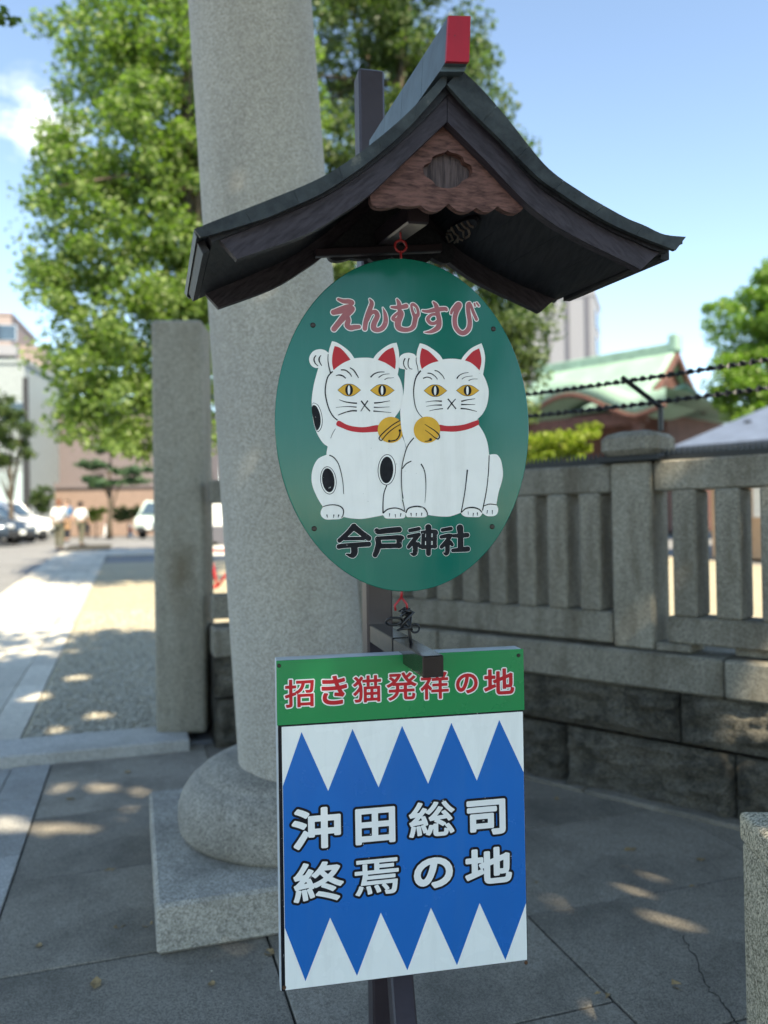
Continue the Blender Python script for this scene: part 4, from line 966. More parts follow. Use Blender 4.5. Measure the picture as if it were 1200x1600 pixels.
rc_lines = [S_(C_, [(95, 300), (78, 340), (80, 380), (105, 425), (120, 425)], 1.5, 1.1, .8), S_(C_, [(143, 298), (130, 340), (132, 390), (150, 420), (180, 428)], 1.3, 1.0, .7), S_(C_, [(226, 290), (225, 340), (240, 400), (250, 465)], .7, 1.0, .7),
    S_(C_, [(278, 445), (225, 520), (200, 620), (195, 730), (215, 860), (250, 940), (300, 995)], 1.9, 1.2, .8),
    S_(C_, [(305, 537), (345, 522), (385, 528), (410, 548)], 1.5, 1.2, 1.0), S_(C_, [(358, 475), (400, 480), (445, 510), (475, 548)], 1.4, 1.2, .8), S_(C_, [(440, 443), (480, 455), (530, 500), (555, 545)], 1.2, 1.2, .8),
    S_(C_, [(700, 540), (725, 505), (775, 478), (838, 467)], 1.8, 1.0, .6), S_(C_, [(760, 545), (800, 520), (885, 508)], 1.1, .7, .5), S_(C_, [(838, 563), (880, 545), (945, 543)], .9, .7, .5),
    S_(C_, [(335, 813), (430, 800), (525, 803)], .5, .9, 1.9), S_(C_, [(340, 865), (430, 850), (525, 848)], .4, .8, 1.8), S_(C_, [(378, 918), (450, 900), (538, 890)], .5, .9, 1.3),
    S_(C_, [(752, 805), (820, 788), (915, 774)], 2.0, 1.2, .6), S_(C_, [(750, 842), (915, 842)], 1.8, 1.0, .5), S_(C_, [(745, 888), (830, 897), (935, 924)], 1.8, 1.3, .6),
    S_(C_, [(595, 775), (640, 830), (690, 893)], 1.6, 1.4, 1.6), S_(C_, [(686, 777), (640, 830), (590, 898)], 1.2, 1.3, 1.6),
    S_(D_, [(175, 228), (110, 315), (70, 440), (48, 570), (50, 760), (65, 860)], 1.4, 1.1, .9), S_(D_, [(55, 875), (70, 930), (83, 995)], .7, 1.0, .8), S_(D_, [(55, 550), (95, 500), (150, 470)], 1.2, 1.4, 1.2), S_(D_, [(250, 500), (282, 560), (298, 650), (300, 780), (290, 905)], 1.6, 1.1, .4),
    S_(D_, [(732, 560), (722, 660), (705, 800), (668, 1005)], 1.8, 1.2, 1.3), S_(D_, [(960, 410), (950, 600), (930, 780), (890, 985)], 1.1, 1.1, 1.3),
    S_(D_, [(92, 1010), (115, 965), (170, 945), (230, 943), (285, 962), (315, 1010), (312, 1035)], 1.6, 1.9, 1.1), S_(D_, [(145, 1010), (150, 1045)], 1.6, 1.1, .6), S_(D_, [(202, 1010), (200, 1045)], 1.4, 1.0, .6), S_(D_, [(258, 1008), (255, 1042)], 1.5, 1.0, .6),
    S_(D_, [(668, 1008), (715, 965), (785, 953), (850, 970), (885, 1005)], 1.2, 1.9, 1.3), S_(D_, [(740, 995), (742, 1030)], .6, .7, .4), S_(D_, [(795, 1010), (790, 1048)], 1.3, .9, .5), S_(D_, [(835, 1005), (840, 1040)], 1.4, 1.0, .5),
    S_(D_, [(898, 940), (960, 918), (1035, 925)], 1.0, 1.3, 1.0), S_(D_, [(942, 980), (935, 1020)], 1.2, 1.0, .5), S_(D_, [(992, 980), (992, 1025)], 1.2, 1.0, .5)]
cat(right_cat, K1 + .0014,
    [cv(C_, [(290, 180), (290, 180), (360, 210), (420, 262), (488, 335), (488, 335), (410, 355), (340, 390), (290, 428), (290, 428), (270, 350), (272, 260)]), cv(C_, [(962, 184), (962, 184), (890, 220), (840, 270), (795, 325), (795, 325), (860, 350), (920, 395), (966, 443), (966, 443), (988, 350), (982, 260)])],
    cv(C_, [(490, 1080), (580, 1092), (680, 1090), (790, 1075), (880, 1045), (955, 1020), (955, 1020), (962, 1075), (962, 1075), (880, 1115), (780, 1145), (670, 1160), (560, 1156), (490, 1145)]),
    cv(C_, ell(350, 1138, 155, 155, 0, 32)), [(450, 680, 132, 66), (828, 678, 130, 62)], C_, [], rc_lines,
    [S_(D_, [(288, 88), (340, 120), (400, 160), (440, 200)], .6, 1.2, 1.6), S_(D_, [(292, 148), (350, 190), (390, 225), (430, 245)], .5, 1.0, 1.6), S_(D_, [(440, 200), (440, 225), (425, 243)], 1.5, 1.7, 1.5), S_(D_, [(288, 264), (320, 262), (350, 250)], .8, 1.2, 1.6)],
    [cv(D_, ell(349, 247, 15, 16))])
# brushed hiragana and kanji
EE = lambda x, y: (505 + x / 9.2308, 455 + y / 9.2308)
FF = lambda x, y: (625 + x / 9.2308, 455 + y / 9.2308)
KA = lambda x, y: (520 + x / 10, 810 + y / 10)
KB = lambda x, y: (630 + x / 10, 810 + y / 10)
PXM = (PO.uv(640, 600)[0] - PO.uv(600, 600)[0]) / 40
def bs(f, strokes, sc): return [[PO.uv(*f(x, y)) + (r * sc * PXM,) for x, y, r in s] for s in strokes]
hira = [
    bs(EE, [[(218, 118, 20), (290, 145, 30), (370, 150, 34), (415, 165, 32), (412, 190, 20)], [(415, 195, 14), (320, 215, 16), (220, 250, 14), (150, 290, 22)], [(150, 305, 38), (260, 285, 38), (370, 245, 34), (420, 250, 34), (400, 285, 38), (320, 350, 46), (240, 440, 40), (155, 545, 38)], [(330, 350, 40), (360, 420, 36), (345, 490, 38), (390, 528, 36), (450, 520, 34), (515, 515, 28)]], 1 / 9.2308),
    bs(EE, [[(672, 118, 12), (700, 170, 30), (680, 240, 34), (645, 340, 36), (612, 450, 34), (600, 540, 32)], [(640, 420, 22), (690, 320, 24), (750, 300, 32), (780, 360, 36), (735, 460, 38), (730, 535, 40), (790, 560, 32), (860, 525, 34), (900, 440, 34), (892, 330, 26), (860, 240, 5)]], 1 / 9.2308),
    bs(EE, [[(985, 230, 16), (1060, 235, 26), (1140, 228, 30), (1195, 215, 34)], [(1065, 120, 14), (1092, 180, 30), (1100, 270, 30), (1125, 330, 38), (1080, 440, 46), (1085, 520, 42), (1150, 555, 34), (1240, 552, 30), (1300, 510, 34), (1322, 430, 34), (1335, 370, 36), (1370, 330, 24), (1352, 240, 20), (1300, 192, 22), (1272, 205, 18), (1285, 280, 20), (1315, 360, 26)], [(1085, 310, 20), (1025, 360, 22), (1010, 400, 28), (1060, 420, 26)]], 1 / 9.2308),
    bs(FF, [[(325, 283, 14), (400, 292, 24), (520, 268, 32), (640, 255, 30), (668, 265, 26)], [(482, 160, 14), (522, 215, 32), (545, 330, 34), (565, 430, 36), (550, 520, 38), (470, 575, 28), (400, 592, 16), (352, 592, 5)], [(530, 335, 22), (455, 340, 20), (400, 400, 28), (440, 460, 26), (500, 462, 24), (545, 430, 24)]], 1 / 9.2308),
    bs(FF, [[(738, 320, 18), (755, 275, 24), (830, 205, 42), (850, 210, 42), (810, 300, 36), (788, 400, 34), (800, 510, 34), (860, 590, 34), (930, 600, 34), (990, 540, 36), (1005, 440, 34), (985, 300, 32), (980, 200, 30), (1000, 180, 28)], [(1020, 200, 20), (1055, 300, 24), (1102, 405, 24)], [(1072, 180, 14), (1082, 215, 12)], [(1105, 172, 14), (1135, 212, 14)]], 1 / 9.2308)]
h_ = .0006
for st in hira:
    Fd, x0, y0 = brush_sdf(st, .008, h_)
    a = layer(PO, 'letter_outline', Fd, x0, y0, h_, .0021, K1, M['letter_white'], oval)
    layer(PO, 'letter', Fd, x0, y0, h_, 0.0, K2, M['pink_paint'], a)
kan = [
    bs(KA, [[(330, 128, 42), (230, 235, 34), (105, 345, 30)], [(325, 130, 42), (440, 222, 38), (560, 310, 38)], [(190, 318, 22), (480, 312, 24)], [(95, 440, 32), (200, 425, 32), (560, 402, 34)], [(335, 440, 48), (335, 535, 46), (300, 580, 32), (215, 560, 8)]], .1),
    bs(KA, [[(685, 190, 32), (720, 208, 34), (860, 190, 38), (1035, 175, 40)], [(700, 320, 36), (715, 400, 42), (690, 500, 40), (660, 570, 34)], [(690, 312, 24), (900, 300, 28), (1060, 298, 32), (1090, 315, 16)], [(1040, 310, 44), (1030, 430, 34)], [(740, 432, 34), (1045, 425, 32)]], .1),
    bs(KB, [[(105, 190, 24), (245, 162, 26)], [(85, 282, 22), (180, 265, 26), (245, 255, 26)], [(235, 262, 26), (160, 350, 32), (85, 445, 26)], [(185, 400, 38), (185, 530, 36), (155, 562, 20), (120, 548, 8)], [(235, 400, 26), (262, 440, 22)], [(295, 215, 20), (490, 205, 28), (525, 238, 14)], [(315, 230, 26), (308, 445, 26)], [(495, 230, 30), (492, 440, 28)], [(310, 325, 26), (500, 322, 26)], [(300, 450, 26), (505, 436, 24)], [(392, 140, 46), (395, 250, 38), (395, 550, 34)]], .1),
    bs(KB, [[(612, 182, 24), (745, 158, 26)], [(595, 290, 24), (700, 268, 28), (750, 268, 24)], [(730, 280, 26), (680, 360, 32), (598, 445, 26)], [(690, 400, 34), (690, 520, 32), (668, 558, 20), (635, 540, 8)], [(735, 375, 28), (765, 412, 22)], [(785, 272, 22), (900, 268, 32), (1000, 260, 32)], [(885, 148, 50), (895, 250, 42), (895, 450, 42)], [(775, 500, 24), (900, 488, 32), (1005, 478, 38)]], .1)]
for st in kan:
    Fd, x0, y0 = brush_sdf(st, .008, h_)
    a = layer(PO, 'letter_outline', Fd, x0, y0, h_, .0018, K1, M['letter_white'], oval)
    layer(PO, 'letter', Fd, x0, y0, h_, .0008, K2, M['black_paint'], a)
for p in ((489, 508), (771, 514), (491, 826), (769, 823)): screw(PO, *p, .006, -.0004, M['screw'], oval)
def ring(c, r, th, ex, ez, n=18, sx=1.0): 
    return [c + ex * (r * sx * math.cos(2 * math.pi * i / n)) + ez * (r * math.sin(2 * math.pi * i / n)) for i in range(n + 1)]
hk = PO.w(*PO.uv(627, 383), -.007); tp_ = PO.w(*PO.uv(628, 404), -.007)
mb = MB(); mb.tube(ring(hk, .0135, 0, SX, Z), .0032, 6, cap=False); mb.tube([hk + Z * -.0125, tp_ + Z * -.008], .003, 6); mb.tube([hk + Z * .012, hk + Z * .055], .0028, 6); mb.build('hook', M['hook_red'], oval, True)
lo = PO.w(*PO.uv(628, 938), -.007); bt_ = PO.w(*PO.uv(629, 924), -.007)
mb = MB(); mb.tube([bt_ + Z * .006, lo + Z * .006], .0035, 6)
mb.tube([lo + Z * .006, lo + SX * -.016 + Z * -.012, lo + SX * -.014 + Z * -.024], .003, 6); mb.tube([lo + Z * .006, lo + SX * .013 + Z * -.010, lo + SX * .013 + Z * -.026], .003, 6); mb.build('hook', M['hook_red'], oval, True)
kn = lo + SX * .010 + Z * -.045
mb = MB(); r_ = random.Random(3); cur = [lo + SX * .012 + Z * -.020]
for i in range(26): cur.append(kn + SX * (.016 * math.sin(i * 1.9) + .004 * r_.uniform(-1, 1)) + SN * (.010 * math.cos(i * 1.4)) + Z * (.022 * math.cos(i * .83) + .004 * r_.uniform(-1, 1)))
mb.tube([Vector(p) for p in dens([tuple(c) for c in cur], 4)] if False else cur, .0032, 6)
mb.tube(ring(kn + SX * -.028 + Z * -.004, .012, 0, SX, (Z + SN * .8).normalized(), 14, 1.6), .003, 6); mb.tube(ring(kn + SX * .022 + Z * -.022, .010, 0, SX, Z, 14), .0026, 6)
mb.tube([kn + SX * .004, kn + SX * .010 + Z * -.03 + SN * -.01, Vector((kn.x + .012, kn.y, ZA + .02))], .004, 6)
mb.build('cable_knot', M['cable'], oval, True)

# ------------------------------------------------------------------ lower rectangular sign
PB = Plane(at(628, 1280, 1.86))
q = {k: PB.uv(*p) for k, p in dict(tl=(430, 1030), tr=(816, 1015), br=(827, 1503), bl=(439, 1548), gl=(431, 1132), gr=(817.5, 1111)).items()}
bu0, bu1 = (q['tl'][0] + q['bl'][0]) / 2, (q['tr'][0] + q['br'][0]) / 2; bv0, bv1 = (q['bl'][1] + q['br'][1]) / 2, (q['tl'][1] + q['tr'][1]) / 2; bg = (q['gl'][1] + q['gr'][1]) / 2
board = thing('sign_board', 'rectangular sign with green band above blue and white sawtooth pattern and white lettering', 'sign', PB.w((bu0 + bu1) / 2, bv0))
def pbox(name, u0, u1, v0, v1, k0, k1, mat, bev=.0015):
    c = PB.w((u0 + u1) / 2, (v0 + v1) / 2, (k0 + k1) / 2); return MB().box(c, u1 - u0, k1 - k0, v1 - v0, SX, SN, Z, bev).build(name, mat, board)
pbox('frame', bu0, bu1 - .003, bv0 - .001, bv1, -.045, -.004, M['frame_metal'], .002)
pbox('back_plate', bu0 + .003, bu1 - .001, bv0, bg + .012, -.0038, -.0022, M['black_paint'], .0005)
WP = pbox('white_plate', bu0 + .011, bu1 - .003, bv0 + .002, bg - .004, -.002, -.0004, M['board_white'], .0005)
pbox('green_plate', bu0 + .001, bu1 + .001, bg, bv1 - .001, -.002, .0006, M['board_green'], .0006)
gp_ = lambda x, y: PB.uv(420 + x / 2.2857, 900 + y / 2.2857)
zz = [gp_(*p) for p in ((38, 752), (117, 557), (212, 768), (299, 546), (392, 755), (476, 535), (569, 742), (652, 524), (743, 731), (823, 514), (906, 702), (918, 1168), (845, 1372), (753, 1168), (672, 1390), (579, 1184), (495, 1408), (400, 1202), (315, 1428), (219, 1220), (131, 1447), (45, 1258))]
def fixu(p): return (min(max(p[0], bu0 + .0118), bu1 - .0036), p[1])
zz = [fixu(p) for p in zz]; zz[0] = (bu0 + .0118, zz[0][1]); zz[-1] = (bu0 + .0118, zz[-1][1]); zz[10] = (bu1 - .0036, zz[10][1]); zz[11] = (bu1 - .0036, zz[11][1])
paint(PB, 'blue_sawtooth', zz, .0001, M['board_blue'], board, 0, False)
MP = (PB.uv(640, 1280)[0] - PB.uv(600, 1280)[0]) / 40 / 2.2857
def put(ch, x, y, w, h, dil, out, m1, m2, k):
    dil += .0005
    cu, cv_ = gp_(x, y); hh = .0007
    Fd, x0, y0 = glyph_sdf(ch, cu, cv_, w * MP, h * MP, out + .004, hh)
    a = layer(PB, 'letter_outline', Fd, x0, y0, hh, dil + out, k, m1, board)
    layer(PB, 'letter', Fd, x0, y0, hh, dil, k + .0004, m2, a)
for ch, x, y, w, h in (('招', 112, 418, 108, 100), ('き', 233, 407, 120, 112), ('猫', 352, 403, 106, 98), ('発', 474, 393, 112, 102), ('祥', 592, 391, 108, 100), ('の', 707, 380, 92, 88), ('地', 822, 378, 116, 98)):
    put(ch, x, y, w, h, .0007 if ch not in 'きの地' else .0014, .0027, M['letter_white'], M['red_paint'], .0010)
for ch, x, y, w, h, dl in (('沖', 172, 900, 176, 142, .0030), ('田', 380, 887, 162, 136, .0028), ('総', 582, 868, 172, 128, .0016), ('司', 778, 858, 168, 136, .0030),
                        ('終', 178, 1092, 178, 140, .0020), ('焉', 386, 1070, 172, 138, .0012), ('の', 588, 1055, 158, 128, .0036), ('地', 785, 1036, 176, 132, .0030)):
    put(ch, x, y, w, h, dl, .0056, M['black_paint'], M['letter_white'], .0005)
for p, m in (((436, 1040), 'screw'), ((810, 1024), 'screw'), ((444, 1543), 'rust'), ((822, 1504), 'rust')): screw(PB, *p, .0045, .0006 if p[1] < 1200 else -.0003, M[m], board)

# ------------------------------------------------------------------ foliage
def leaf_cloud(centres, radii, per, size, rng, flat=.0, droop=0.0):
    """kite shaped leaves scattered in clumps -> verts, quads"""
    n = int(sum(per)); C = np.repeat(centres, per, axis=0); R = np.repeat(radii, per, axis=0)
    d = rng.normal(size=(n, 3)); d /= np.linalg.norm(d, axis=1)[:, None]
    c = C + d * R * (rng.uniform(0, 1, n) ** .45)[:, None]
    nrm = rng.normal(size=(n, 3)); nrm[:, 2] += .9; nrm += d * .6; nrm /= np.linalg.norm(nrm, axis=1)[:, None]
    a = np.cross(nrm, rng.normal(size=(n, 3))); a /= np.linalg.norm(a, axis=1)[:, None]; b = np.cross(nrm, a)
    s = size * rng.uniform(.6, 1.25, n)[:, None]
    P = np.stack([c - a * s * .5, c + b * s * .42 + nrm * s * .12, c + a * s * .55, c - b * s * .42 + nrm * s * .12], 1)
    Fi = np.arange(n * 4).reshape(n, 4); Fi = np.concatenate([Fi[:, [0, 1, 2]], Fi[:, [0, 2, 3]]], 0)
    return P.reshape(-1, 3), Fi
def tree(name, label, base, blobs, n_clump, per, clump_r, size, mat, cat='tree', trunk_r=.2, trunk_top=None, seed=1, group=None, limbs=14, crown_name='crown', squash=.7, shell=.5, flecks=()):
    rng = np.random.default_rng(seed); base = Vector(base)
    t = thing(name, label, cat, base, group)
    vol = np.array([b[3] * b[4] * b[5] for b in blobs]) ** .75; cnt = np.maximum(1, (vol / vol.sum() * n_clump).astype(int)); cs = []
    for b, k in zip(blobs, cnt):
        d = rng.normal(size=(k, 3)); d /= np.linalg.norm(d, axis=1)[:, None]
        cs.append(np.array(b[:3]) + d * (rng.uniform(0, 1, k) ** shell)[:, None] * np.array(b[3:6]))
    cs = np.concatenate(cs); rr = rng.uniform(.6, 1.3, len(cs))[:, None] * clump_r * np.array([[1, 1, squash]])
    P, Fi = leaf_cloud(cs, rr, np.maximum(3, (per * rng.uniform(.6, 1.4, len(cs))).astype(int)), size, rng)
    if flecks:                                  # thin the crown where light comes through to the ground
        C = P.reshape(-1, 4, 3).mean(1); keep = np.ones(len(C), bool); sd = np.array(sun_from)
        for q, r in flecks:
            w = C - np.array(q); w = w - (w @ sd)[:, None] * sd; dd_ = np.linalg.norm(w, axis=1); keep &= dd_ > r + .10
        n0 = len(C); idx = np.where(keep)[0]; P = P.reshape(-1, 4, 3)[idx].reshape(-1, 3); Fi = np.arange(len(idx) * 4).reshape(-1, 4); Fi = np.concatenate([Fi[:, [0, 1, 2]], Fi[:, [0, 2, 3]]], 0)
    np_mesh(crown_name, P, Fi, mat, t, loc=base)
    top = Vector(trunk_top) if trunk_top else Vector((base.x, base.y, max(b[2] for b in blobs)))
    mb = MB(); n = 7
    pts = [base.lerp(top, i / n) + Vector((rng.normal() * trunk_r * .25, rng.normal() * trunk_r * .25, 0)) * (1 if 0 < i < n else 0) for i in range(n + 1)]
    mb.tube(pts, [trunk_r * (1 - .82 * i / n) for i in range(n + 1)], 9)
    for k in range(limbs):
        e = Vector(cs[rng.integers(len(cs))]); f = rng.uniform(.3, .85); s0 = pts[int(f * n)]
        if e.z < s0.z - 1: e.z = s0.z - .6
        mid = s0.lerp(e, .5) + Vector((0, 0, .25)); r0 = trunk_r * (1 - .8 * f) * .5
        mb.tube([s0, mid, e], [r0, r0 * .6, r0 * .15], 5)
    mb.build('trunk', M['bark'], t, True)
    return t
def hz(px, py, Y): return at(px, py, Y)
# ginkgo at the left
gb_ = hz(300, 800, 15.5); gz0 = gz(gb_.x, gb_.y)
def blob(px, py, Y, rx, ry, rz): p = at(px, py, Y); return (p.x, p.y, p.z, rx, ry, rz)
tree('ginkgo_tree', 'tall bright green ginkgo with hanging sprays behind the left stone post', (gb_.x + .1, gb_.y, gz0),
     [blob(200, 80, 15.5, 1.6, 1.6, 1.6), blob(250, 250, 15.2, 2.0, 2.0, 1.5), blob(150, 330, 14.8, 1.3, 1.5, 1.3), blob(230, 470, 14.6, 1.9, 1.9, 1.5), blob(120, 520, 14.4, .75, 1.0, 1.2), blob(200, 610, 14.4, 1.2, 1.4, 1.0), blob(330, 620, 14.6, 1.1, 1.4, 1.3),
      blob(340, 150, 16, 2.2, 2.0, 2.6), blob(280, -120, 16, 2.2, 2.0, 2.4), blob(330, 430, 15.5, 1.8, 1.8, 2.2), blob(90, 440, 14.8, .7, .9, .5), blob(110, 260, 15, .7, .8, .6), blob(115, 650, 14.2, .55, .7, .55), blob(190, 690, 14.2, .7, .8, .35), blob(150, 600, 14.3, .9, 1, .7)],
     950, 95, .40, .105, M['leaf_ginkgo'], trunk_r=.28, seed=5, limbs=22, squash=.75)
# dark tree behind the little roof
db = hz(640, 800, 19); 
tree('evergreen_tree', 'big dense dark green tree rising behind the curved sign roof', (db.x, db.y, gz(db.x, db.y)),
     [blob(600, 60, 19, 2.3, 2.2, 2.4), blob(560, 300, 18.6, 2.2, 2.0, 2.2), blob(690, 180, 19, 1.6, 1.8, 1.6), blob(750, 330, 18.6, 1.6, 1.8, 1.6), blob(790, 500, 18.4, 1.15, 1.4, 1.3), blob(690, 520, 18.6, 1.6, 1.8, 1.6), blob(800, 610, 18.4, .7, 1.0, .9), blob(600, -160, 19, 2.4, 2.2, 2.0), blob(790, 260, 19, .8, .9, .6), blob(725, 90, 19, .55, .6, .6), blob(480, 500, 18.6, 1.8, 1.8, 2.2)],
     900, 95, .46, .125, M['leaf_dark'], trunk_r=.34, seed=8, limbs=22)
# bright tree at the right edge
rb_ = hz(1210, 800, 30)
tree('broadleaf_tree', 'sunlit bright green rounded tree at the right edge above the blue roof', (rb_.x, rb_.y, gz(rb_.x, rb_.y)),
     [blob(1210, 500, 30, 2.4, 2.4, 1.9), blob(1160, 590, 29, 1.2, 1.6, 1.3), blob(1240, 440, 30, 1.7, 1.8, 1.2), blob(1190, 640, 29, 1.5, 1.5, 1.2), blob(1290, 560, 30, 2.2, 2.2, 2.4)],
     520, 110, .45, .15, M['leaf_bright'], trunk_r=.3, seed=12)
# yellow green shrub behind the fence
sb_ = hz(880, 800, 11)
tree('garden_shrub', 'yellow green feathery shrub peeping over the stone fence', (sb_.x, sb_.y, gz(sb_.x, sb_.y)),
     [blob(850, 705, 11, .42, .5, .30), blob(895, 690, 11, .32, .4, .2), blob(925, 672, 11, .16, .2, .08), blob(870, 740, 11, .6, .6, .35)], 110, 75, .12, .055, M['leaf_yellow'], 'shrub', .03, seed=14, limbs=20, crown_name='foliage')
# tree in front of the left white house
lb = hz(18, 790, 33)
tree('street_tree', 'dark green young tree in front of the white house at the left edge', (lb.x, lb.y, gz(lb.x, lb.y)),
     [blob(10, 665, 33, 1.0, 1.0, 1.1), blob(35, 690, 33, .5, .6, .8), blob(-20, 640, 33, 1.2, 1.2, 1.1), blob(12, 720, 33, .8, .8, .4)], 90, 55, .33, .15, M['leaf_hedge'], trunk_r=.12, seed=16)
# cloud pruned pine
def gp_at(px, Y): p = at(px, 820, Y); return Vector((p.x, p.y, gz(p.x, p.y)))
pn = gp_at(171, 40)
PY = pn.y
tree('pine_tree', 'small pruned pine with flat needle pads in front of the brown building', pn,
     [blob(172, 700, PY, 1.0, .9, .22), blob(150, 726, PY, .9, .9, .20), blob(205, 735, PY, 1.0, .9, .2), blob(170, 755, PY, 1.1, 1, .18), blob(140, 748, PY, .6, .6, .15), blob(215, 750, PY, .6, .6, .15)], 120, 60, .26, .16, M['leaf_pine'], trunk_r=.16, trunk_top=tuple(at(172, 700, PY)), seed=18, squash=.45, limbs=12)
# clipped shrub and hedges
rs = gp_at(66, 41)
tree('round_shrub', 'clipped dark oval shrub beside the parked white car', rs, [blob(66, 780, rs.y, .55, .6, .75)], 60, 60, .2, .11, M['leaf_hedge'], 'shrub', .06, seed=20, limbs=4, crown_name='foliage')
hd = gp_at(150, 42)
tree('low_hedge', 'low yellow green hedge beneath the pine', hd, [blob(150, 803, hd.y, .55, .5, .4), blob(135, 808, hd.y, .4, .5, .35)], 50, 55, .2, .10, M['leaf_yellow'], 'hedge', .04, seed=22, limbs=3, crown_name='foliage')
hd = gp_at(200, 42)
tree('low_hedge', 'low dark green hedge to the right of the pine trunk', hd, [blob(190, 803, hd.y, .5, .5, .45), blob(212, 803, hd.y, .5, .5, .45)], 50, 55, .2, .10, M['leaf_hedge'], 'hedge', .04, seed=24, limbs=3, crown_name='foliage')
# street trees behind the viewer: they shade the forecourt; one bough reaches into the top left corner
FLECKS = [(G(px, py), r) for px, py, r in ((985, 1370, .02), (1012, 1384, .03), (965, 1404, .03), (1040, 1427, .04), (1108, 1420, .03), (870, 1408, .01), (1085, 1345, .0), (100, 1234, .0), (152, 1231, .01), (205, 1236, .0), (75, 1297, .01), (130, 1295, .01), (178, 1290, .0), (205, 1264, -.01), (292, 1234, -.02), (10, 1290, .05), (215, 1400, -.01),
    (90, 1140, .04), (150, 1120, .05), (230, 1105, .03), (60, 1090, .05), (120, 1060, .06))] + [(plane_hit(px, py, FENCE_O, FENCE_N), r) for px, py, r in ((1180, 1075, .05), (1192, 1125, .06))] + [(at(1166, 1375, 2.0), .02), (at(1168, 1320, 2.0), .01), (at(1170, 1430, 2.0), .01)]
SHADE = [(3.2, -3.6, 8.6), (8.4, -1.0, 9.6), (-2.8, -4.6, 9.4), (.5, -.9, 9.8)]
tw = at(22, 30, 5.5)
for k, (x, y, z) in enumerate(SHADE):
    rng = np.random.default_rng(100 + k)
    bl = [(x, y, z, 3.6, 3.4, 2.6), (x + 1.8, y + 1.2, z - 1.0, 2.4, 2.4, 1.6), (x - 1.8, y + .8, z - .8, 2.4, 2.4, 1.6)] + ([(3.0, -.4, 9.4, 1.9, 1.7, 1.3)] if k == 3 else [])
    tz = tree('zelkova_tree', ['big leafy street tree behind the viewer on the right', 'leafy street tree far right of the viewer', 'leafy street tree behind the viewer whose bough hangs at the top left', 'wide leafy street tree spreading over the viewer', 'leafy street tree right above the viewer'][k],
         (x, y - .4, 0) if k < 3 else (4.6, -1.6, 0), bl, 330, 60, .62, .24, M['leaf_shade'], trunk_r=.3, seed=200 + k, limbs=16, squash=.6, flecks=FLECKS)
    if k == 2:
        cs = np.array([[tw.x - .02 - .09 * i + RNG.uniform(-.03, .03), tw.y + RNG.uniform(-.1, .1), tw.z + .012 * i + RNG.uniform(-.03, .03)] for i in range(14)])
        P, Fi = leaf_cloud(cs, np.full((14, 1), .075) * np.array([[1, 1, .7]]), np.full(14, 26), .055, rng)
        np_mesh('bough_leaves', P, Fi, M['leaf_shade'], tz, loc=tw)
        MB().tube([tw + Vector((.02, 0, 0)), tw + Vector((-1.2, -.1, .12)), Vector((x, y, z - 2))], [.004, .015, .06], 6).build('bough', M['bark'], tz, True)

# ------------------------------------------------------------------ buildings beyond
def bbox(name, c, sx, sy, sz, mat, parent, ex, ey, bev=0): return MB().box(c, sx, sy, sz, ex, ey, Z, bev).build(name, mat, parent, loc=Vector(c))
def axes(a): ex = Vector((math.cos(rad(a)), math.sin(rad(a)), 0)); return ex, Vector((-ex.y, ex.x, 0))
# tower
TY = 95; tl, tr = at(866, 560, TY), at(930, 560, TY); ttop = at(905, 462, TY).z
ex, ey = axes(-20)
tow = thing('tower_block', 'pale office tower with grey vertical bands behind the shrine roof', 'building', (tr.x, tr.y, 0))
wd = 9.0
tc_ = Vector((tr.x, tr.y, 0)) - ex * (wd / 2) + ey * 4
bbox('wall', tc_ + Z * (ttop / 2), wd, 8, ttop, M['tower_white'], tow, ex, ey)
for k in range(4): bbox('grey_band', tc_ - ey * 4.03 + ex * (-wd / 2 + 1.1 + k * 2.35) + Z * (ttop / 2), .55, .12, ttop - .2, M['tower_grey'], tow, ex, ey)
for k in range(5): 
    w_ = bbox('window', tc_ + ex * (wd / 2 + .03) - ey * .8 + Z * (ttop - 2.4 - k * 3.2), .1, 4.4, 2.0, M['glass'], tow, ex, ey)
bbox('parapet', tc_ + Z * (ttop + .35), wd + .2, 8.2, .7, M['tower_white'], tow, ex, ey)
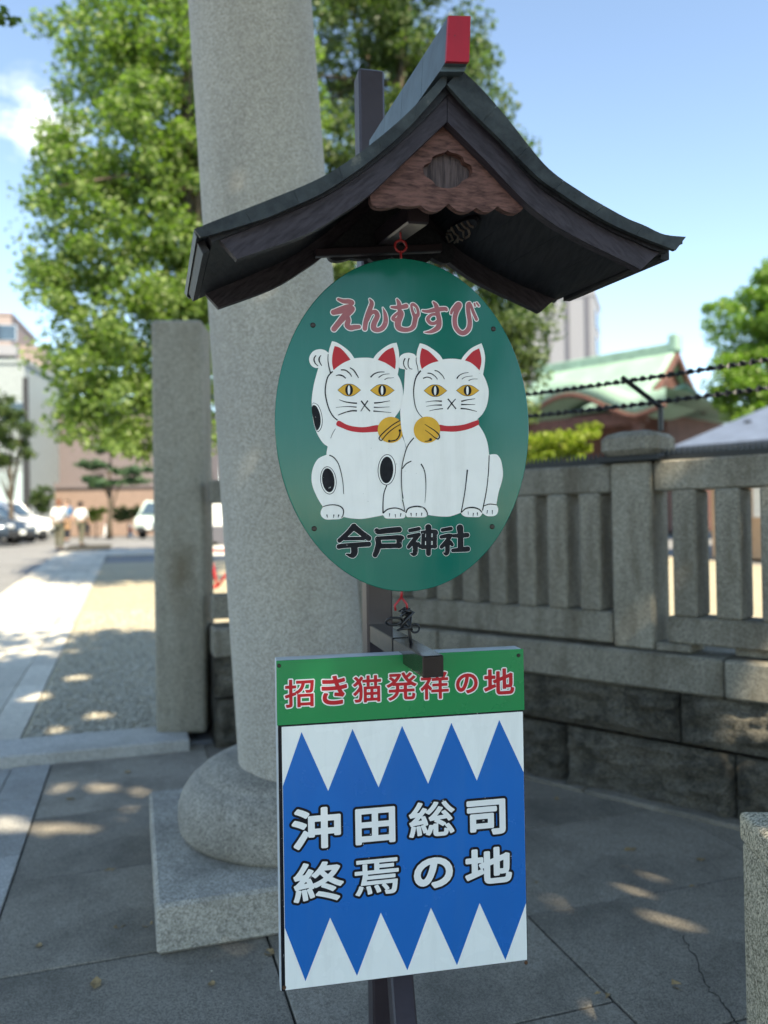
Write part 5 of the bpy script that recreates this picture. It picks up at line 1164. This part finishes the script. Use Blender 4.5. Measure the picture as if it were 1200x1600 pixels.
# shrine hall with green copper roof
HY = 38.0
def hall():
    rr = at(1052, 552, HY); ridge_z = rr.z; ex, ey = axes(-45)     # ex runs to the right and towards the viewer
    apex = Vector((rr.x, rr.y, 0)); RLn = 7.4
    o = apex - ex * (RLn / 2)
    eave_z = at(1000, 655, HY).z
    t = thing('shrine_hall', 'shrine hall with sweeping verdigris green copper roof beyond the fence', 'shrine building', (o.x, o.y, gz(o.x, o.y)))
    H = ridge_z - eave_z
    def slope(side):
        V, Fc = [], []; nu, nv = 20, 12; ny = -1 if side == 0 else 1
        for j in range(nv + 1):
            f = j / nv; outv = 5.2 * f; drop = H * (1 - (1 - f) ** 1.75)
            ext = RLn / 2 + (0.15 if f < .55 else .15 + 2.2 * (f - .55) / .45 * 1.3)
            for i in range(nu + 1):
                g = -1 + 2 * i / nu; lift = .55 * abs(g) ** 3 * f ** 2
                V.append(o + ex * (g * ext) + ey * (ny * outv) + Z * (ridge_z - drop + lift))
        for j in range(nv):
            for i in range(nu): a = j * (nu + 1) + i; Fc.append((a, a + 1, a + nu + 2, a + nu + 1))
        ob = mesh('roof_slope', V, Fc, M['patina'], t, True)
        m = ob.modifiers.new('s', 'SOLIDIFY'); m.thickness = .18; m.offset = 1 if side else -1
        return ob
    slope(0); slope(1)
    # end roofs below the gables
    for sgn in (-1, 1):
        V, Fc = [], []; nv = 8; nu = 10
        for j in range(nv + 1):
            f = .55 + .45 * j / nv; drop = H * (1 - (1 - f) ** 1.75); ext = RLn / 2 - .4 + (f - .55) / .45 * 3.4
            for i in range(nu + 1):
                g = -1 + 2 * i / nu; V.append(o + ex * (sgn * ext) + ey * (g * 5.2 * f) + Z * (ridge_z - drop + .55 * abs(g) ** 3 * f ** 2 - .03))
        for j in range(nv):
            for i in range(nu): a = j * (nu + 1) + i; Fc.append((a, a + 1, a + nu + 2, a + nu + 1))
        ob = mesh('end_roof', V, Fc, M['patina'], t, True); m = ob.modifiers.new('s', 'SOLIDIFY'); m.thickness = .15
        # gable wall
        gv = [o + ex * (sgn * (RLn / 2 - .25)) + ey * (5.2 * f * s) + Z * (ridge_z - H * (1 - (1 - f) ** 1.75) - .12) for s in (-1, 1) for f in ((.58, .45, .3, .15, 0) if s < 0 else (.15, .3, .45, .58))]
        mesh('gable_wall', gv, [tuple(range(len(gv)))], M['shrine_wood'], t)
        for s in (-1, 1):
            mbb = MB(); mbb.tube([o + ex * (sgn * (RLn / 2 + .16)) + ey * (5.2 * f * s) + Z * (ridge_z - H * (1 - (1 - f) ** 1.75) - .12) for f in np.linspace(0, .58, 9)], .17, 6); mbb.build('bargeboard', M['shrine_wood'], t, True)
        MB().box(o + ex * (sgn * (RLn / 2 + .1)) + Z * (ridge_z + .45), .5, .6, .9, ex, ey, Z, .1).build('ridge_end_tile', M['patina_dark'], t)
    MB().box(o + Z * (ridge_z + .2), RLn + .4, .55, .55, ex, ey, Z, .06).build('ridge', M['patina_dark'], t)
    # porch with a curved karahafu eave
    V, Fc = [], []; n = 28; pw_ = 4.4; pz_ = eave_z + .1
    cen = o - ey * 5.0 + ex * 2.4
    for j, dy in enumerate((0.6, -2.4)):
        for i in range(n + 1):
            g = -1 + 2 * i / n; h = 1.25 * (math.cos(math.pi * min(1, abs(g) * 1.25)) * .5 + .5) + .35 * max(0, abs(g) - .7) / .3
            V.append(cen + ex * (g * pw_) + ey * dy + Z * (pz_ - .75 + h))
    m1 = n + 1; T_ = [V[i] + Z * .62 for i in range(m1)] + [V[m1 + i] + Z * .62 for i in range(m1)]
    for i in range(n):
        Fc.append((i, m1 + i, m1 + i + 1, i + 1)); Fc.append((2 * m1 + i, 2 * m1 + i + 1, 3 * m1 + i + 1, 3 * m1 + i)); Fc.append((m1 + i, 3 * m1 + i, 3 * m1 + i + 1, m1 + i + 1))
    ob = mesh('porch_roof', V + T_, Fc, M['patina'], t, True)
    mbb = MB(); mbb.tube([V[m1 + i] - Z * .09 - ey * .02 for i in range(n + 1)], .10, 6); mbb.build('porch_bargeboard', M['shrine_wood'], t, True)
    g0 = gz(o.x, o.y)
    bbox('wall', o + Z * ((g0 + eave_z) / 2 - .1), RLn + 2.6, 7.2, eave_z - g0 - .2, M['shrine_wood'], t, ex, ey)
    for k in range(4): bbox('wall_panel', o - ey * 3.63 + ex * (-3.2 + k * 2.1) + Z * (g0 + 2.2), 1.5, .06, 2.2, M['plaster'], t, ex, ey)
    for s in (-1, 1): bbox('porch_pillar', cen + ex * (s * 3.0) - ey * 1.9 + Z * ((g0 + pz_) / 2 - .2), .34, .34, pz_ - g0 - .5, M['shrine_wood'], t, ex, ey)
    bbox('porch_beam', cen - ey * 1.9 + Z * (pz_ - .75), 6.8, .3, .5, M['shrine_wood'], t, ex, ey)
hall()
# blue roofed office
def office():
    e0, e1_ = at(1050, 706, 21), at(1200, 690, 19.2); ex = (e1_ - e0); ez = (e0.z + e1_.z) / 2; ex.z = 0; ex.normalize(); ey = Vector((-ex.y, ex.x, 0))
    o = Vector((e0.x, e0.y, 0)); Lx = 9.0; g0 = gz(o.x, o.y); rz = at(1290, 590, 22).z
    t = thing('shrine_office', 'low building with slate blue hipped roof and pale orange wall behind the fence', 'building', (o.x, o.y, g0))
    A, B, C_c, Dd = o + Z * ez, o + ex * Lx + Z * ez, o + ex * Lx + ey * 7 + Z * ez, o + ey * 7 + Z * ez
    R1_, R2_ = o + ex * 3.6 + ey * 3.5 + Z * rz, o + ex * (Lx - 2) + ey * 3.5 + Z * rz
    for nm, f in (('roof_slope', [A, B, R2_, R1_]), ('roof_slope', [C_c, Dd, R1_, R2_]), ('hip_slope', [Dd, A, R1_]), ('hip_slope', [B, C_c, R2_])):
        ob = mesh(nm, f, [tuple(range(len(f)))], M['blue_roof'], t); m = ob.modifiers.new('s', 'SOLIDIFY'); m.thickness = .1; m.offset = 1
    MB().box(o + ex * (Lx / 2) - ey * .03 + Z * (ez - .10), Lx + .1, .14, .20, ex, ey, Z, .02).build('gutter', M['gutter'], t)
    bbox('wall', o + ex * (Lx / 2) + ey * 3.5 + Z * ((g0 + ez) / 2 - .1), Lx - 1.4, 5.6, ez - g0 - .2, M['orange_wall'], t, ex, ey)
    for k, (s, w_) in enumerate(((1.5, .5), (4.4, .16), (6.2, .16))): bbox('post', o + ex * s + ey * .66 + Z * ((g0 + ez) / 2 - .15), w_ * .7, .1, ez - g0 - .3, M['orange_wood'], t, ex, ey)
    for k in range(3): 
        w_ = bbox('window', o + ex * (2.4 + k * 1.9) + ey * .67 + Z * (g0 + 1.7), 1.2, .08, 1.3, M['plaster'], t, ex, ey)
    for k in range(6): bbox('snow_guard', o + ex * (1.6 + k * .9) + ey * (.9) + Z * (ez + (rz - ez) * .9 / 3.5 + .14), .16, .05, .07, M['gutter'], t, ex, ey)
office()
# flats, white house, brown hall on the left
def facade(name, label, pxl, pxr, pytop, Y, a, wall, depth=8, wins=(), cat='building', bot=None):
    p0, p1 = at(pxl, 800, Y), at(pxr, 800, Y); zt = at((pxl + pxr) / 2, pytop, Y).z; ex, ey = axes(a); w_ = (p1 - p0).length / max(.3, math.cos(rad(a)))
    g0 = gz(p0.x, p0.y) if bot is None else bot
    o = Vector(((p0.x + p1.x) / 2, Y, 0)) + ey * (depth / 2)
    t = thing(name, label, cat, (o.x, o.y, g0))
    bbox('wall', o + Z * ((zt + g0) / 2), w_, depth, zt - g0, wall, t, ex, ey)
    bbox('parapet', o + Z * (zt + .12), w_ + .2, depth + .2, .25, wall, t, ex, ey)
    for (fx, fz, ww, wh, mt) in wins:
        f = bbox('window', o - ey * (depth / 2 + .02) + ex * (fx * w_) + Z * (g0 + fz * (zt - g0)), ww, .12, wh, M['frame_metal'], t, ex, ey)
        bbox('pane', o - ey * (depth / 2 + .09) + ex * (fx * w_) + Z * (g0 + fz * (zt - g0)), ww - .12, .04, wh - .12, mt, f, ex, ey)
    return t, o, ex, ey, w_, zt, g0
t, o, ex, ey, w_, zt, g0 = facade('apartment_flats', 'distant pinkish block of flats at the left edge', -120, 14, 490, 75, 12, M['pink_wall'], 10,
       [(x, z, 1.6, 1.5, M['glass']) for x in (.1, .3, .46) for z in (.62, .72, .82, .92)])
bbox('wing', o + ex * (w_ / 2 + 1.2) + ey * 1 + Z * ((zt - 2.4) / 2), 2.6, 8, zt - 2.4, M['pink_wall'], t, ex, ey)
for k in range(3): bbox('balcony', o - ey * 5.4 + ex * (w_ * .4) + Z * (zt - 3.5 - k * 3.1), 3, 1.0, 1.0, M['tower_white'], t, ex, ey)
t, o, ex, ey, w_, zt, g0 = facade('white_house', 'white house with grey shutter behind the parked cars', -110, 38, 568, 46, 4, M['white_wall'], 8, [(.38, .72, 1.3, 1.2, M['glass']), (.1, .72, 1.3, 1.2, M['glass']), (.1, .42, 1.3, 1.2, M['glass'])])
bbox('shutter', o - ey * 4.05 + ex * (w_ * .36) + Z * (g0 + 1.9), 1.6, .1, 3.8, M['grey_door'], t, ex, ey)
t, o, ex, ey, w_, zt, g0 = facade('brown_building', 'mauve grey windowless hall with tan lower wall behind the pine', 52, 300, 632, 52, 0, M['mauve_wall'], 9, ())
bbox('lower_wall', o - ey * 4.9 + Z * (g0 + (at(150, 758, 47).z - g0) / 2 - .0) + ex * .8, w_ - 1.6, .8, at(150, 758, 47).z - g0, M['tan_wall'], t, ex, ey)
bbox('ledge', o - ey * 4.95 + Z * (at(150, 755, 47).z + .1) + ex * .8, w_ - 1.5, 1.0, .35, M['mauve_wall'], t, ex, ey)
bbox('green_eave', o - ey * 4.6 + Z * (zt + .2) + ex * 0, w_ + .4, .8, .5, M['patina_dark'], t, ex, ey)
# dark utility pole between the houses
pp = gp_at(42, 43); 
mb = MB(); mb.tube([pp, Vector((pp.x, pp.y, at(42, 590, pp.y).z))], [.2, .15], 10); tag(mb.build('utility_pole', M['bumper'], loc=pp), 'dark pole rising between the white house and the brown hall', 'pole')

# ------------------------------------------------------------------ cars
def car(name, label, loc, yaw, paint_m, Ln=4.2, Wd=1.7, Ht=1.5, van=False, group=None):
    t = thing(name, label, 'van' if van else 'car', loc, group); ex, ey = axes(yaw); o = Vector(loc)   # ex: forward
    if van: low = [(-.5, .28), (-.5, .62), (.40, .62), (.5, .5), (.5, .28)]; cab = [(-.5, .62), (-.49, 1.0), (.26, 1.0), (.42, .62)]
    else: low = [(-.5, .20), (-.5, .55), (-.46, .62), (.18, .62), (.44, .52), (.5, .42), (.5, .20)]; cab = [(-.47, .62), (-.38, .97), (-.30, 1.0), (.02, 1.0), (.20, .62)]
    def hull(nm, prof, w0, w1, mat, parent, zlo, zhi):
        V, Fc = [], []; n = len(prof)
        for s in (-1, 1):
            for (a, b) in prof:
                f = (b - zlo) / max(1e-6, zhi - zlo); w = (w0 * (1 - f) + w1 * f) / 2
                V.append(o + ex * (a * Ln) + ey * (s * w) + Z * (b * Ht))
        Fc = [tuple(range(n)), tuple(reversed(range(n, 2 * n)))] + [(k, (k + 1) % n, n + (k + 1) % n, n + k) for k in range(n)]
        ob = mesh(nm, V, Fc, mat, parent, True); bm = bmesh.new(); bm.from_mesh(ob.data); bmesh.ops.bevel(bm, geom=bm.edges[:], offset=.05, segments=2, affect='EDGES'); bmesh.ops.recalc_face_normals(bm, faces=bm.faces); bm.to_mesh(ob.data); bm.free(); return ob
    hull('body', low, Wd, Wd * .98, paint_m, t, .2, .62)
    hull('cabin', cab, Wd * .95, Wd * .76, paint_m, t, .62, 1.0)
    # glass: side, front and rear panes set proud of the cabin
    for s in (-1, 1):
        V = []
        q = [(-.40, .67), (-.34, .93), (.00, .93), (.13, .67)] if not van else [(-.40, .67), (-.40, .92), (.24, .92), (.35, .67)]
        for (a, b) in q:
            f = (b - .62) / .38; V.append(o + ex * (a * Ln) + ey * (s * ((Wd * .95 * (1 - f) + Wd * .76 * f) / 2 + .012)) + Z * (b * Ht))
        ob = mesh('side_window', V, [tuple(range(4))], M['glass'], t)
    c0, c1 = (cab[-1], cab[-2]); V = []
    for (a, b), w in ((c0, .95), (c1, .76)):
        for s in (-1, 1): V.append(o + ex * (a * Ln) + ey * (s * (Wd * w / 2 - .1)) + Z * (b * Ht))
    nn = (V[1] - V[0]).cross(V[2] - V[0]).normalized(); nn = nn if nn.dot(ex) > 0 else -nn
    u_ = [V[0].lerp(V[2], .08), V[1].lerp(V[3], .08), V[1].lerp(V[3], .92), V[0].lerp(V[2], .92)]
    mesh('windscreen', [p + nn * .014 for p in u_], [(0, 1, 2, 3)], M['glass'], t)
    for a in (-.31, .31):
        for s in (-1, 1):
            c = o + ex * (a * Ln) + ey * (s * (Wd / 2 - .09)) + Z * .31; V, Fc = [], []; prof = [(.20, -.1), (.30, -.1), (.31, 0), (.30, .1), (.20, .1)]; n = 18
            for r, y in prof:
                for k in range(n): an = 2 * math.pi * k / n; V.append(c + ex * (r * math.cos(an)) + Z * (r * math.sin(an)) + ey * (y * s))
            Fc = [(j * n + k, j * n + (k + 1) % n, (j + 1) * n + (k + 1) % n, (j + 1) * n + k) for j in range(4) for k in range(n)]
            wh = mesh('wheel', V, Fc, M['tyre'], t, True)
            V = [c + ex * (.2 * math.cos(2 * math.pi * k / n)) + Z * (.2 * math.sin(2 * math.pi * k / n)) + ey * (.07 * s) for k in range(n)] + [c + ey * (.1 * s)]
            mesh('rim', V, [(k, (k + 1) % n, n) for k in range(n)], M['rim'], wh)
    for s in (-1, 1): MB().box(o + ex * (Ln * .5 - .06) + ey * (s * Wd * .34) + Z * (Ht * .44), .16, .34, .16, ex, ey, Z, .03).build('headlight', M['lamp_glass'], t)
    MB().box(o + ex * (Ln * .5 + .01) + Z * (Ht * .25), .10, Wd * .9, .22, ex, ey, Z, .03).build('bumper', M['bumper'], t)
    MB().box(o + ex * (Ln * .5 + .07) + Z * (Ht * .30), .03, .33, .165, ex, ey, Z).build('number_plate', M['board_white'], t)
    return t
car('parked_car', 'dark blue grey car parked nearest on the left edge', gp_at(8, 30) + Vector((-1.35, 0, 0)), -10, M['car_grey'], 4.3, 1.7, 1.55, group='cars parked on the left')
car('parked_car', 'white car parked in the middle of the row behind the dark car', gp_at(60, 33.5) + Vector((-2.0, 0, 0)), -12, M['car_white'], 4.2, 1.7, 1.58, group='cars parked on the left')
car('parked_car', 'white boxy car parked furthest back beside the clipped shrub', gp_at(78, 37.5) + Vector((-1.9, 0, 0)), -12, M['car_white'], 3.9, 1.6, 1.82, group='cars parked on the left')
p = G(220, 846); car('small_van', 'small pale green van parked facing the viewer beside the stone post', gp_at(256, 40), -98, M['car_mint'], 3.4, 1.45, 1.8, van=True)

# ------------------------------------------------------------------ people, cones, banner
def skin_mesh(name, pts, edges, mat, parent, loc, ex, ey, sub=2):
    me = bpy.data.meshes.new(name); me.from_pydata([tuple(loc + ex * p[0] + ey * p[1] + Z * p[2]) for p in pts], edges, []); ob = bpy.data.objects.new(name, me); COL.objects.link(ob)
    m = ob.modifiers.new('skin', 'SKIN'); ob.modifiers.new('sub', 'SUBSURF').levels = sub
    for i, p in enumerate(pts): me.skin_vertices[0].data[i].radius = (p[3], p[4] if len(p) > 4 else p[3]); me.skin_vertices[0].data[i].use_root = (i == 0)
    dg = bpy.context.evaluated_depsgraph_get(); ev = bpy.data.meshes.new_from_object(ob.evaluated_get(dg)); bpy.data.objects.remove(ob)
    base = wloc(parent) if parent else ZERO
    ev.transform(Matrix.Translation(-base)); ev.materials.clear(); ev.materials.append(mat); ev.name = name
    ev.polygons.foreach_set('use_smooth', [True] * len(ev.polygons)); o = bpy.data.objects.new(name, ev); COL.objects.link(o)
    if parent: o.parent = parent
    return o
def person(label, loc, yaw, shirt, trou, hair, H=1.65, step=.12, arm=0.0):
    k = H / 1.7; ex, ey = axes(yaw); loc = Vector(loc); t = thing('person', label, 'person', loc, 'people walking in the courtyard')
    s = step
    P = [(0, 0, .95, .13, .10), (0, 0, 1.12, .12, .09), (0, 0, 1.32, .15, .10), (0, 0, 1.43, .07, .06), (0, .01, 1.50, .05, .05), (0, .02, 1.58, .085, .095), (0, .01, 1.66, .07, .08),
         (-.17, 0, 1.38, .055), (-.22, -s * .6, 1.12, .042), (-.23, s * .2 + arm, .90, .034), (-.235, s * .4 + arm, .80, .03), (.17, 0, 1.38, .055), (.22, s * .6, 1.12, .042), (.23, s * 1.0, .90, .034), (.235, s * 1.3, .80, .03),
         (-.09, 0, .88, .085), (-.10, s * .7, .50, .058), (-.10, s, .10, .042), (-.10, s + .12, .04, .036), (.09, 0, .88, .085), (.10, -s * .4, .50, .058), (.10, -s, .10, .042), (.10, -s + .12, .04, .036)]
    P = [tuple(v * k for v in p) for p in P]
    E_ = [(0, 1), (1, 2), (2, 3), (3, 4), (4, 5), (5, 6), (2, 7), (7, 8), (8, 9), (9, 10), (2, 11), (11, 12), (12, 13), (13, 14), (0, 15), (15, 16), (16, 17), (17, 18), (0, 19), (19, 20), (20, 21), (21, 22)]
    skin_mesh('body', P, E_, M['skin'], t, loc, ex, ey)
    g = lambda i, f=1.18: (P[i][0], P[i][1], P[i][2]) + tuple(r * f for r in P[i][3:])
    skin_mesh('shirt', [g(0, 1.3), g(1, 1.35), g(2, 1.2), g(3, 1.0), g(7, 1.3), g(8, 1.45), g(11, 1.3), g(12, 1.45)], [(0, 1), (1, 2), (2, 3), (2, 4), (4, 5), (2, 6), (6, 7)], M[shirt], t, loc, ex, ey)
    skin_mesh('trousers', [g(0, 1.2), g(15, 1.2), g(16, 1.35), g(17, 1.5), g(19, 1.2), g(20, 1.35), g(21, 1.5)], [(0, 1), (1, 2), (2, 3), (0, 4), (4, 5), (5, 6)], M[trou], t, loc, ex, ey)
    skin_mesh('hair', [(0, -.025 * k, 1.62 * k, .088 * k, .085 * k), (0, -.02 * k, 1.69 * k, .075 * k, .08 * k), (0, -.05 * k, 1.54 * k, .07 * k, .04 * k)], [(0, 1), (0, 2)], M[hair], t, loc, ex, ey)
    for i in (18, 22):
        p = loc + ex * P[i][0] + ey * (P[i][1] - .03) + Z * .04; MB().box(p, .10, .27, .08, ex, ey, Z, .025).build('shoe', M['shoe'], t)
    for s_ in (-1, 1):
        V = lathe([(.004, -.012), (.011, 0), (.004, .012)], 8, loc + ex * (s_ * .032 * k) + ey * (.112 * k) + Z * (1.585 * k)); mesh('eye', V[0], V[1], M['black_paint'], t)
    return t
person('person in white shirt and olive trousers walking away with a tan tote', G(93, 860), 8, 'shirt_white', 'trousers_olive', 'hair_brown', 1.66)
person('person in blue shirt standing between the two white shirted walkers', G(105, 846), 170, 'shirt_blue', 'trousers_dark', 'hair', 1.78, .06)
person('person in white shirt and olive trousers right of the blue shirted person', G(127, 853), -20, 'shirt_white', 'trousers_olive', 'hair', 1.58, .14)
person('person in white top seen small behind the right walker', G(137, 838), 15, 'shirt_white', 'trousers_dark', 'hair', 1.55, .08)
p = G(103, 858); MB().box(p + Z * .82, .30, .10, .36, axes(10)[0], axes(10)[1], Z, .04).build('tote_bag', M['tote'], loc=p); tag(bpy.data.objects['tote_bag'], 'tan tote bag held beside the first white shirted walker', 'bag')
def cone(px, py, label, red):
    p = G(px, py); t = thing('traffic_cone', label, 'traffic cone', p, 'cones by the parking space')
    MB().box(p + Z * .02, .38, .38, .04, bev=.01).build('base', M['cone_white'], t)
    V, Fc = lathe([(.15, .04), (.10, .32), (.05, .60), (.03, .72)], 16, p); mesh('cone_body', V, Fc, M['cone_white'], t, True)
    V, Fc = lathe([(.112, .30), (.078, .48), (.078, .50)], 16, p); 
    if red: mesh('stripe', V, Fc, M['cone_red'], t, True)
cone(165, 838, 'white cone standing in front of the pine trunk', False); cone(204, 840, 'white cone with red stripe beside the small van', True)
p = G(231, 846); t = thing('banner_flag', 'pink nobori banner on a pole beside the small van', 'banner', p + Vector((.35, .6, 0)))
b = p + Vector((.35, .6, 0)); MB().tube([b, b + Z * 2.6], .02, 8).build('pole', M['frame_metal'], t); MB().box(b + Z * 1.7 + Vector((.22, 0, 0)), .42, .02, 1.7, bev=.004).build('cloth', M['banner_pink'], t)
# notice board and red bicycle glimpsed through the fence gap
p = G(335, 950); ex, ey = axes(5)
p = at(338, 900, 12.5); g0 = gz(p.x, p.y)
t = thing('notice_board', 'white notice board glimpsed through the gap beside the left stone post', 'notice board', (p.x, p.y, g0))
bz0, bz1 = at(334, 868, 12.5).z, at(334, 780, 12.5).z
bbox('panel', Vector((p.x, p.y, (bz0 + bz1) / 2)), .95, .06, bz1 - bz0, M['banner_white'], t, ex, ey); bbox('panel_sheet', Vector((p.x + .05, p.y - .04, (bz0 + bz1) / 2 - .12)), .2, .01, .28, M['tower_grey'], t, ex, ey)
for s in (-1, 1): bbox('leg', Vector((p.x, p.y + .06, 0)) + ex * (s * .42) + Z * ((g0 + bz1) / 2), .05, .05, bz1 - g0, M['frame_metal'], t, ex, ey)
t = thing('bicycle', 'red and white bicycle glimpsed below the white notice board', 'bicycle', (p.x + .1, p.y - .5, g0)); bo = Vector((p.x + .12, p.y - .5, g0))
for s in (-.5, .5):
    wb = MB().tube([bo + ex * (s + .32 * math.cos(a)) + Z * (.33 + .32 * math.sin(a)) for a in np.linspace(0, 2 * math.pi, 25)], .018, 6, cap=False).build('wheel', M['tyre'], t, True)
mb = MB(); S1_, S2_, S3_, S4_ = bo - ex * .5 + Z * .33, bo - ex * .12 + Z * .85, bo + ex * .38 + Z * .82, bo + Z * .30
for a, b in ((S1_, S4_), (S1_, S2_), (S4_, S2_), (S4_, S3_), (S2_, S3_), (S3_, bo + ex * .5 + Z * .33)): mb.tube([a, b], .022, 8)
mb.build('frame', M['red_paint'], t, True); MB().box(S2_ + Z * .1, .26, .14, .06, ex, ey, Z, .02).build('saddle', M['tyre'], t); MB().tube([S3_ + Z * .2 - ey * .28, S3_ + Z * .22, S3_ + Z * .2 + ey * .28], .014, 6).build('handlebar', M['frame_metal'], t)
MB().box(S3_ + ex * .2 + Z * .05, .32, .34, .26, ex, ey, Z, .03).build('basket', M['banner_white'], t)

# ------------------------------------------------------------------ fallen leaves on the paving
rng = random.Random(5)
spots = [(187, 1450), (420, 1492), (230, 1448), (172, 1362), (200, 1208), (1083, 1388), (843, 1382), (1095, 1345), (380, 1160), (150, 1540), (330, 1540), (60, 1480), (900, 1500), (985, 1330), (870, 1250), (940, 1560), (1060, 1545), (110, 1250)]
for k, (px, py) in enumerate(spots):
    p = G(px, py); a = rng.uniform(0, 6.28); s = rng.uniform(.018, .032); ex = Vector((math.cos(a), math.sin(a), 0)); ey = Vector((-ex.y, ex.x, 0))
    V = [p + ex * (s * x) + ey * (s * y) + Z * (.004 + s * z) for x, y, z in ((-1, 0, .1), (-.4, .55, .3), (.3, .6, .1), (1, .1, .35), (.4, -.5, .2), (-.4, -.5, .05), (0, 0, 0))]
    o = mesh('fallen_leaf', V, [(i, (i + 1) % 6, 6) for i in range(6)], M['dry_leaf'], loc=p); tag(o, 'small dry curled leaf lying on the grey paving', 'leaf', 'fallen leaves on the paving')

# grit on the paving
ng = 420; gu = RNG.uniform(-.5, 3.2, ng); gv = RNG.uniform(1.2, 5.4, ng); Pg = []; Fg = []
for a_, b_ in zip(gu, gv):
    q_ = W(a_, b_)
    if (q_ - FENCE_O).dot(FENCE_N) < .14 or ((q_ - Vector((c.x, c.y, 0))).length < .01): continue
    r_g = RNG.uniform(.0016, .0042); i0 = len(Pg); 
    Pg += [(q_.x + r_g * dx, q_.y + r_g * dy, .001 + r_g * dz) for dx, dy, dz in ((1, 0, 0), (0, .8, .1), (-1, .1, 0), (.1, -.9, 0), (0, 0, .9))]; Fg += [(i0, i0 + 1, i0 + 4), (i0 + 1, i0 + 2, i0 + 4), (i0 + 2, i0 + 3, i0 + 4), (i0 + 3, i0, i0 + 4)]
gto = mesh('grit', Pg, Fg, M['pebble']); gto['kind'] = 'stuff'
# crack running through the paving beside the bollard
ck = [(1068, 1462), (1076, 1484), (1090, 1500), (1094, 1520), (1103, 1538), (1110, 1552), (1126, 1562), (1133, 1576), (1146, 1590), (1152, 1606)]
rng2 = random.Random(9); V, Fc = [], []
cp_ = [G(*p) for p in ck]; fine = []
for a, b in zip(cp_, cp_[1:]):
    for i in range(4): fine.append(a.lerp(b, i / 4) + Vector((rng2.uniform(-.006, .006), rng2.uniform(-.006, .006), 0)))
for i, p in enumerate(fine):
    w = rng2.uniform(.0012, .0035); V += [Vector((p.x - w, p.y - w, .0022)), Vector((p.x + w, p.y + w, .0022))]
for i in range(len(fine) - 1): Fc.append((2 * i, 2 * i + 1, 2 * i + 3, 2 * i + 2))
mesh('crack', V, Fc, M['soil'], forecourt)
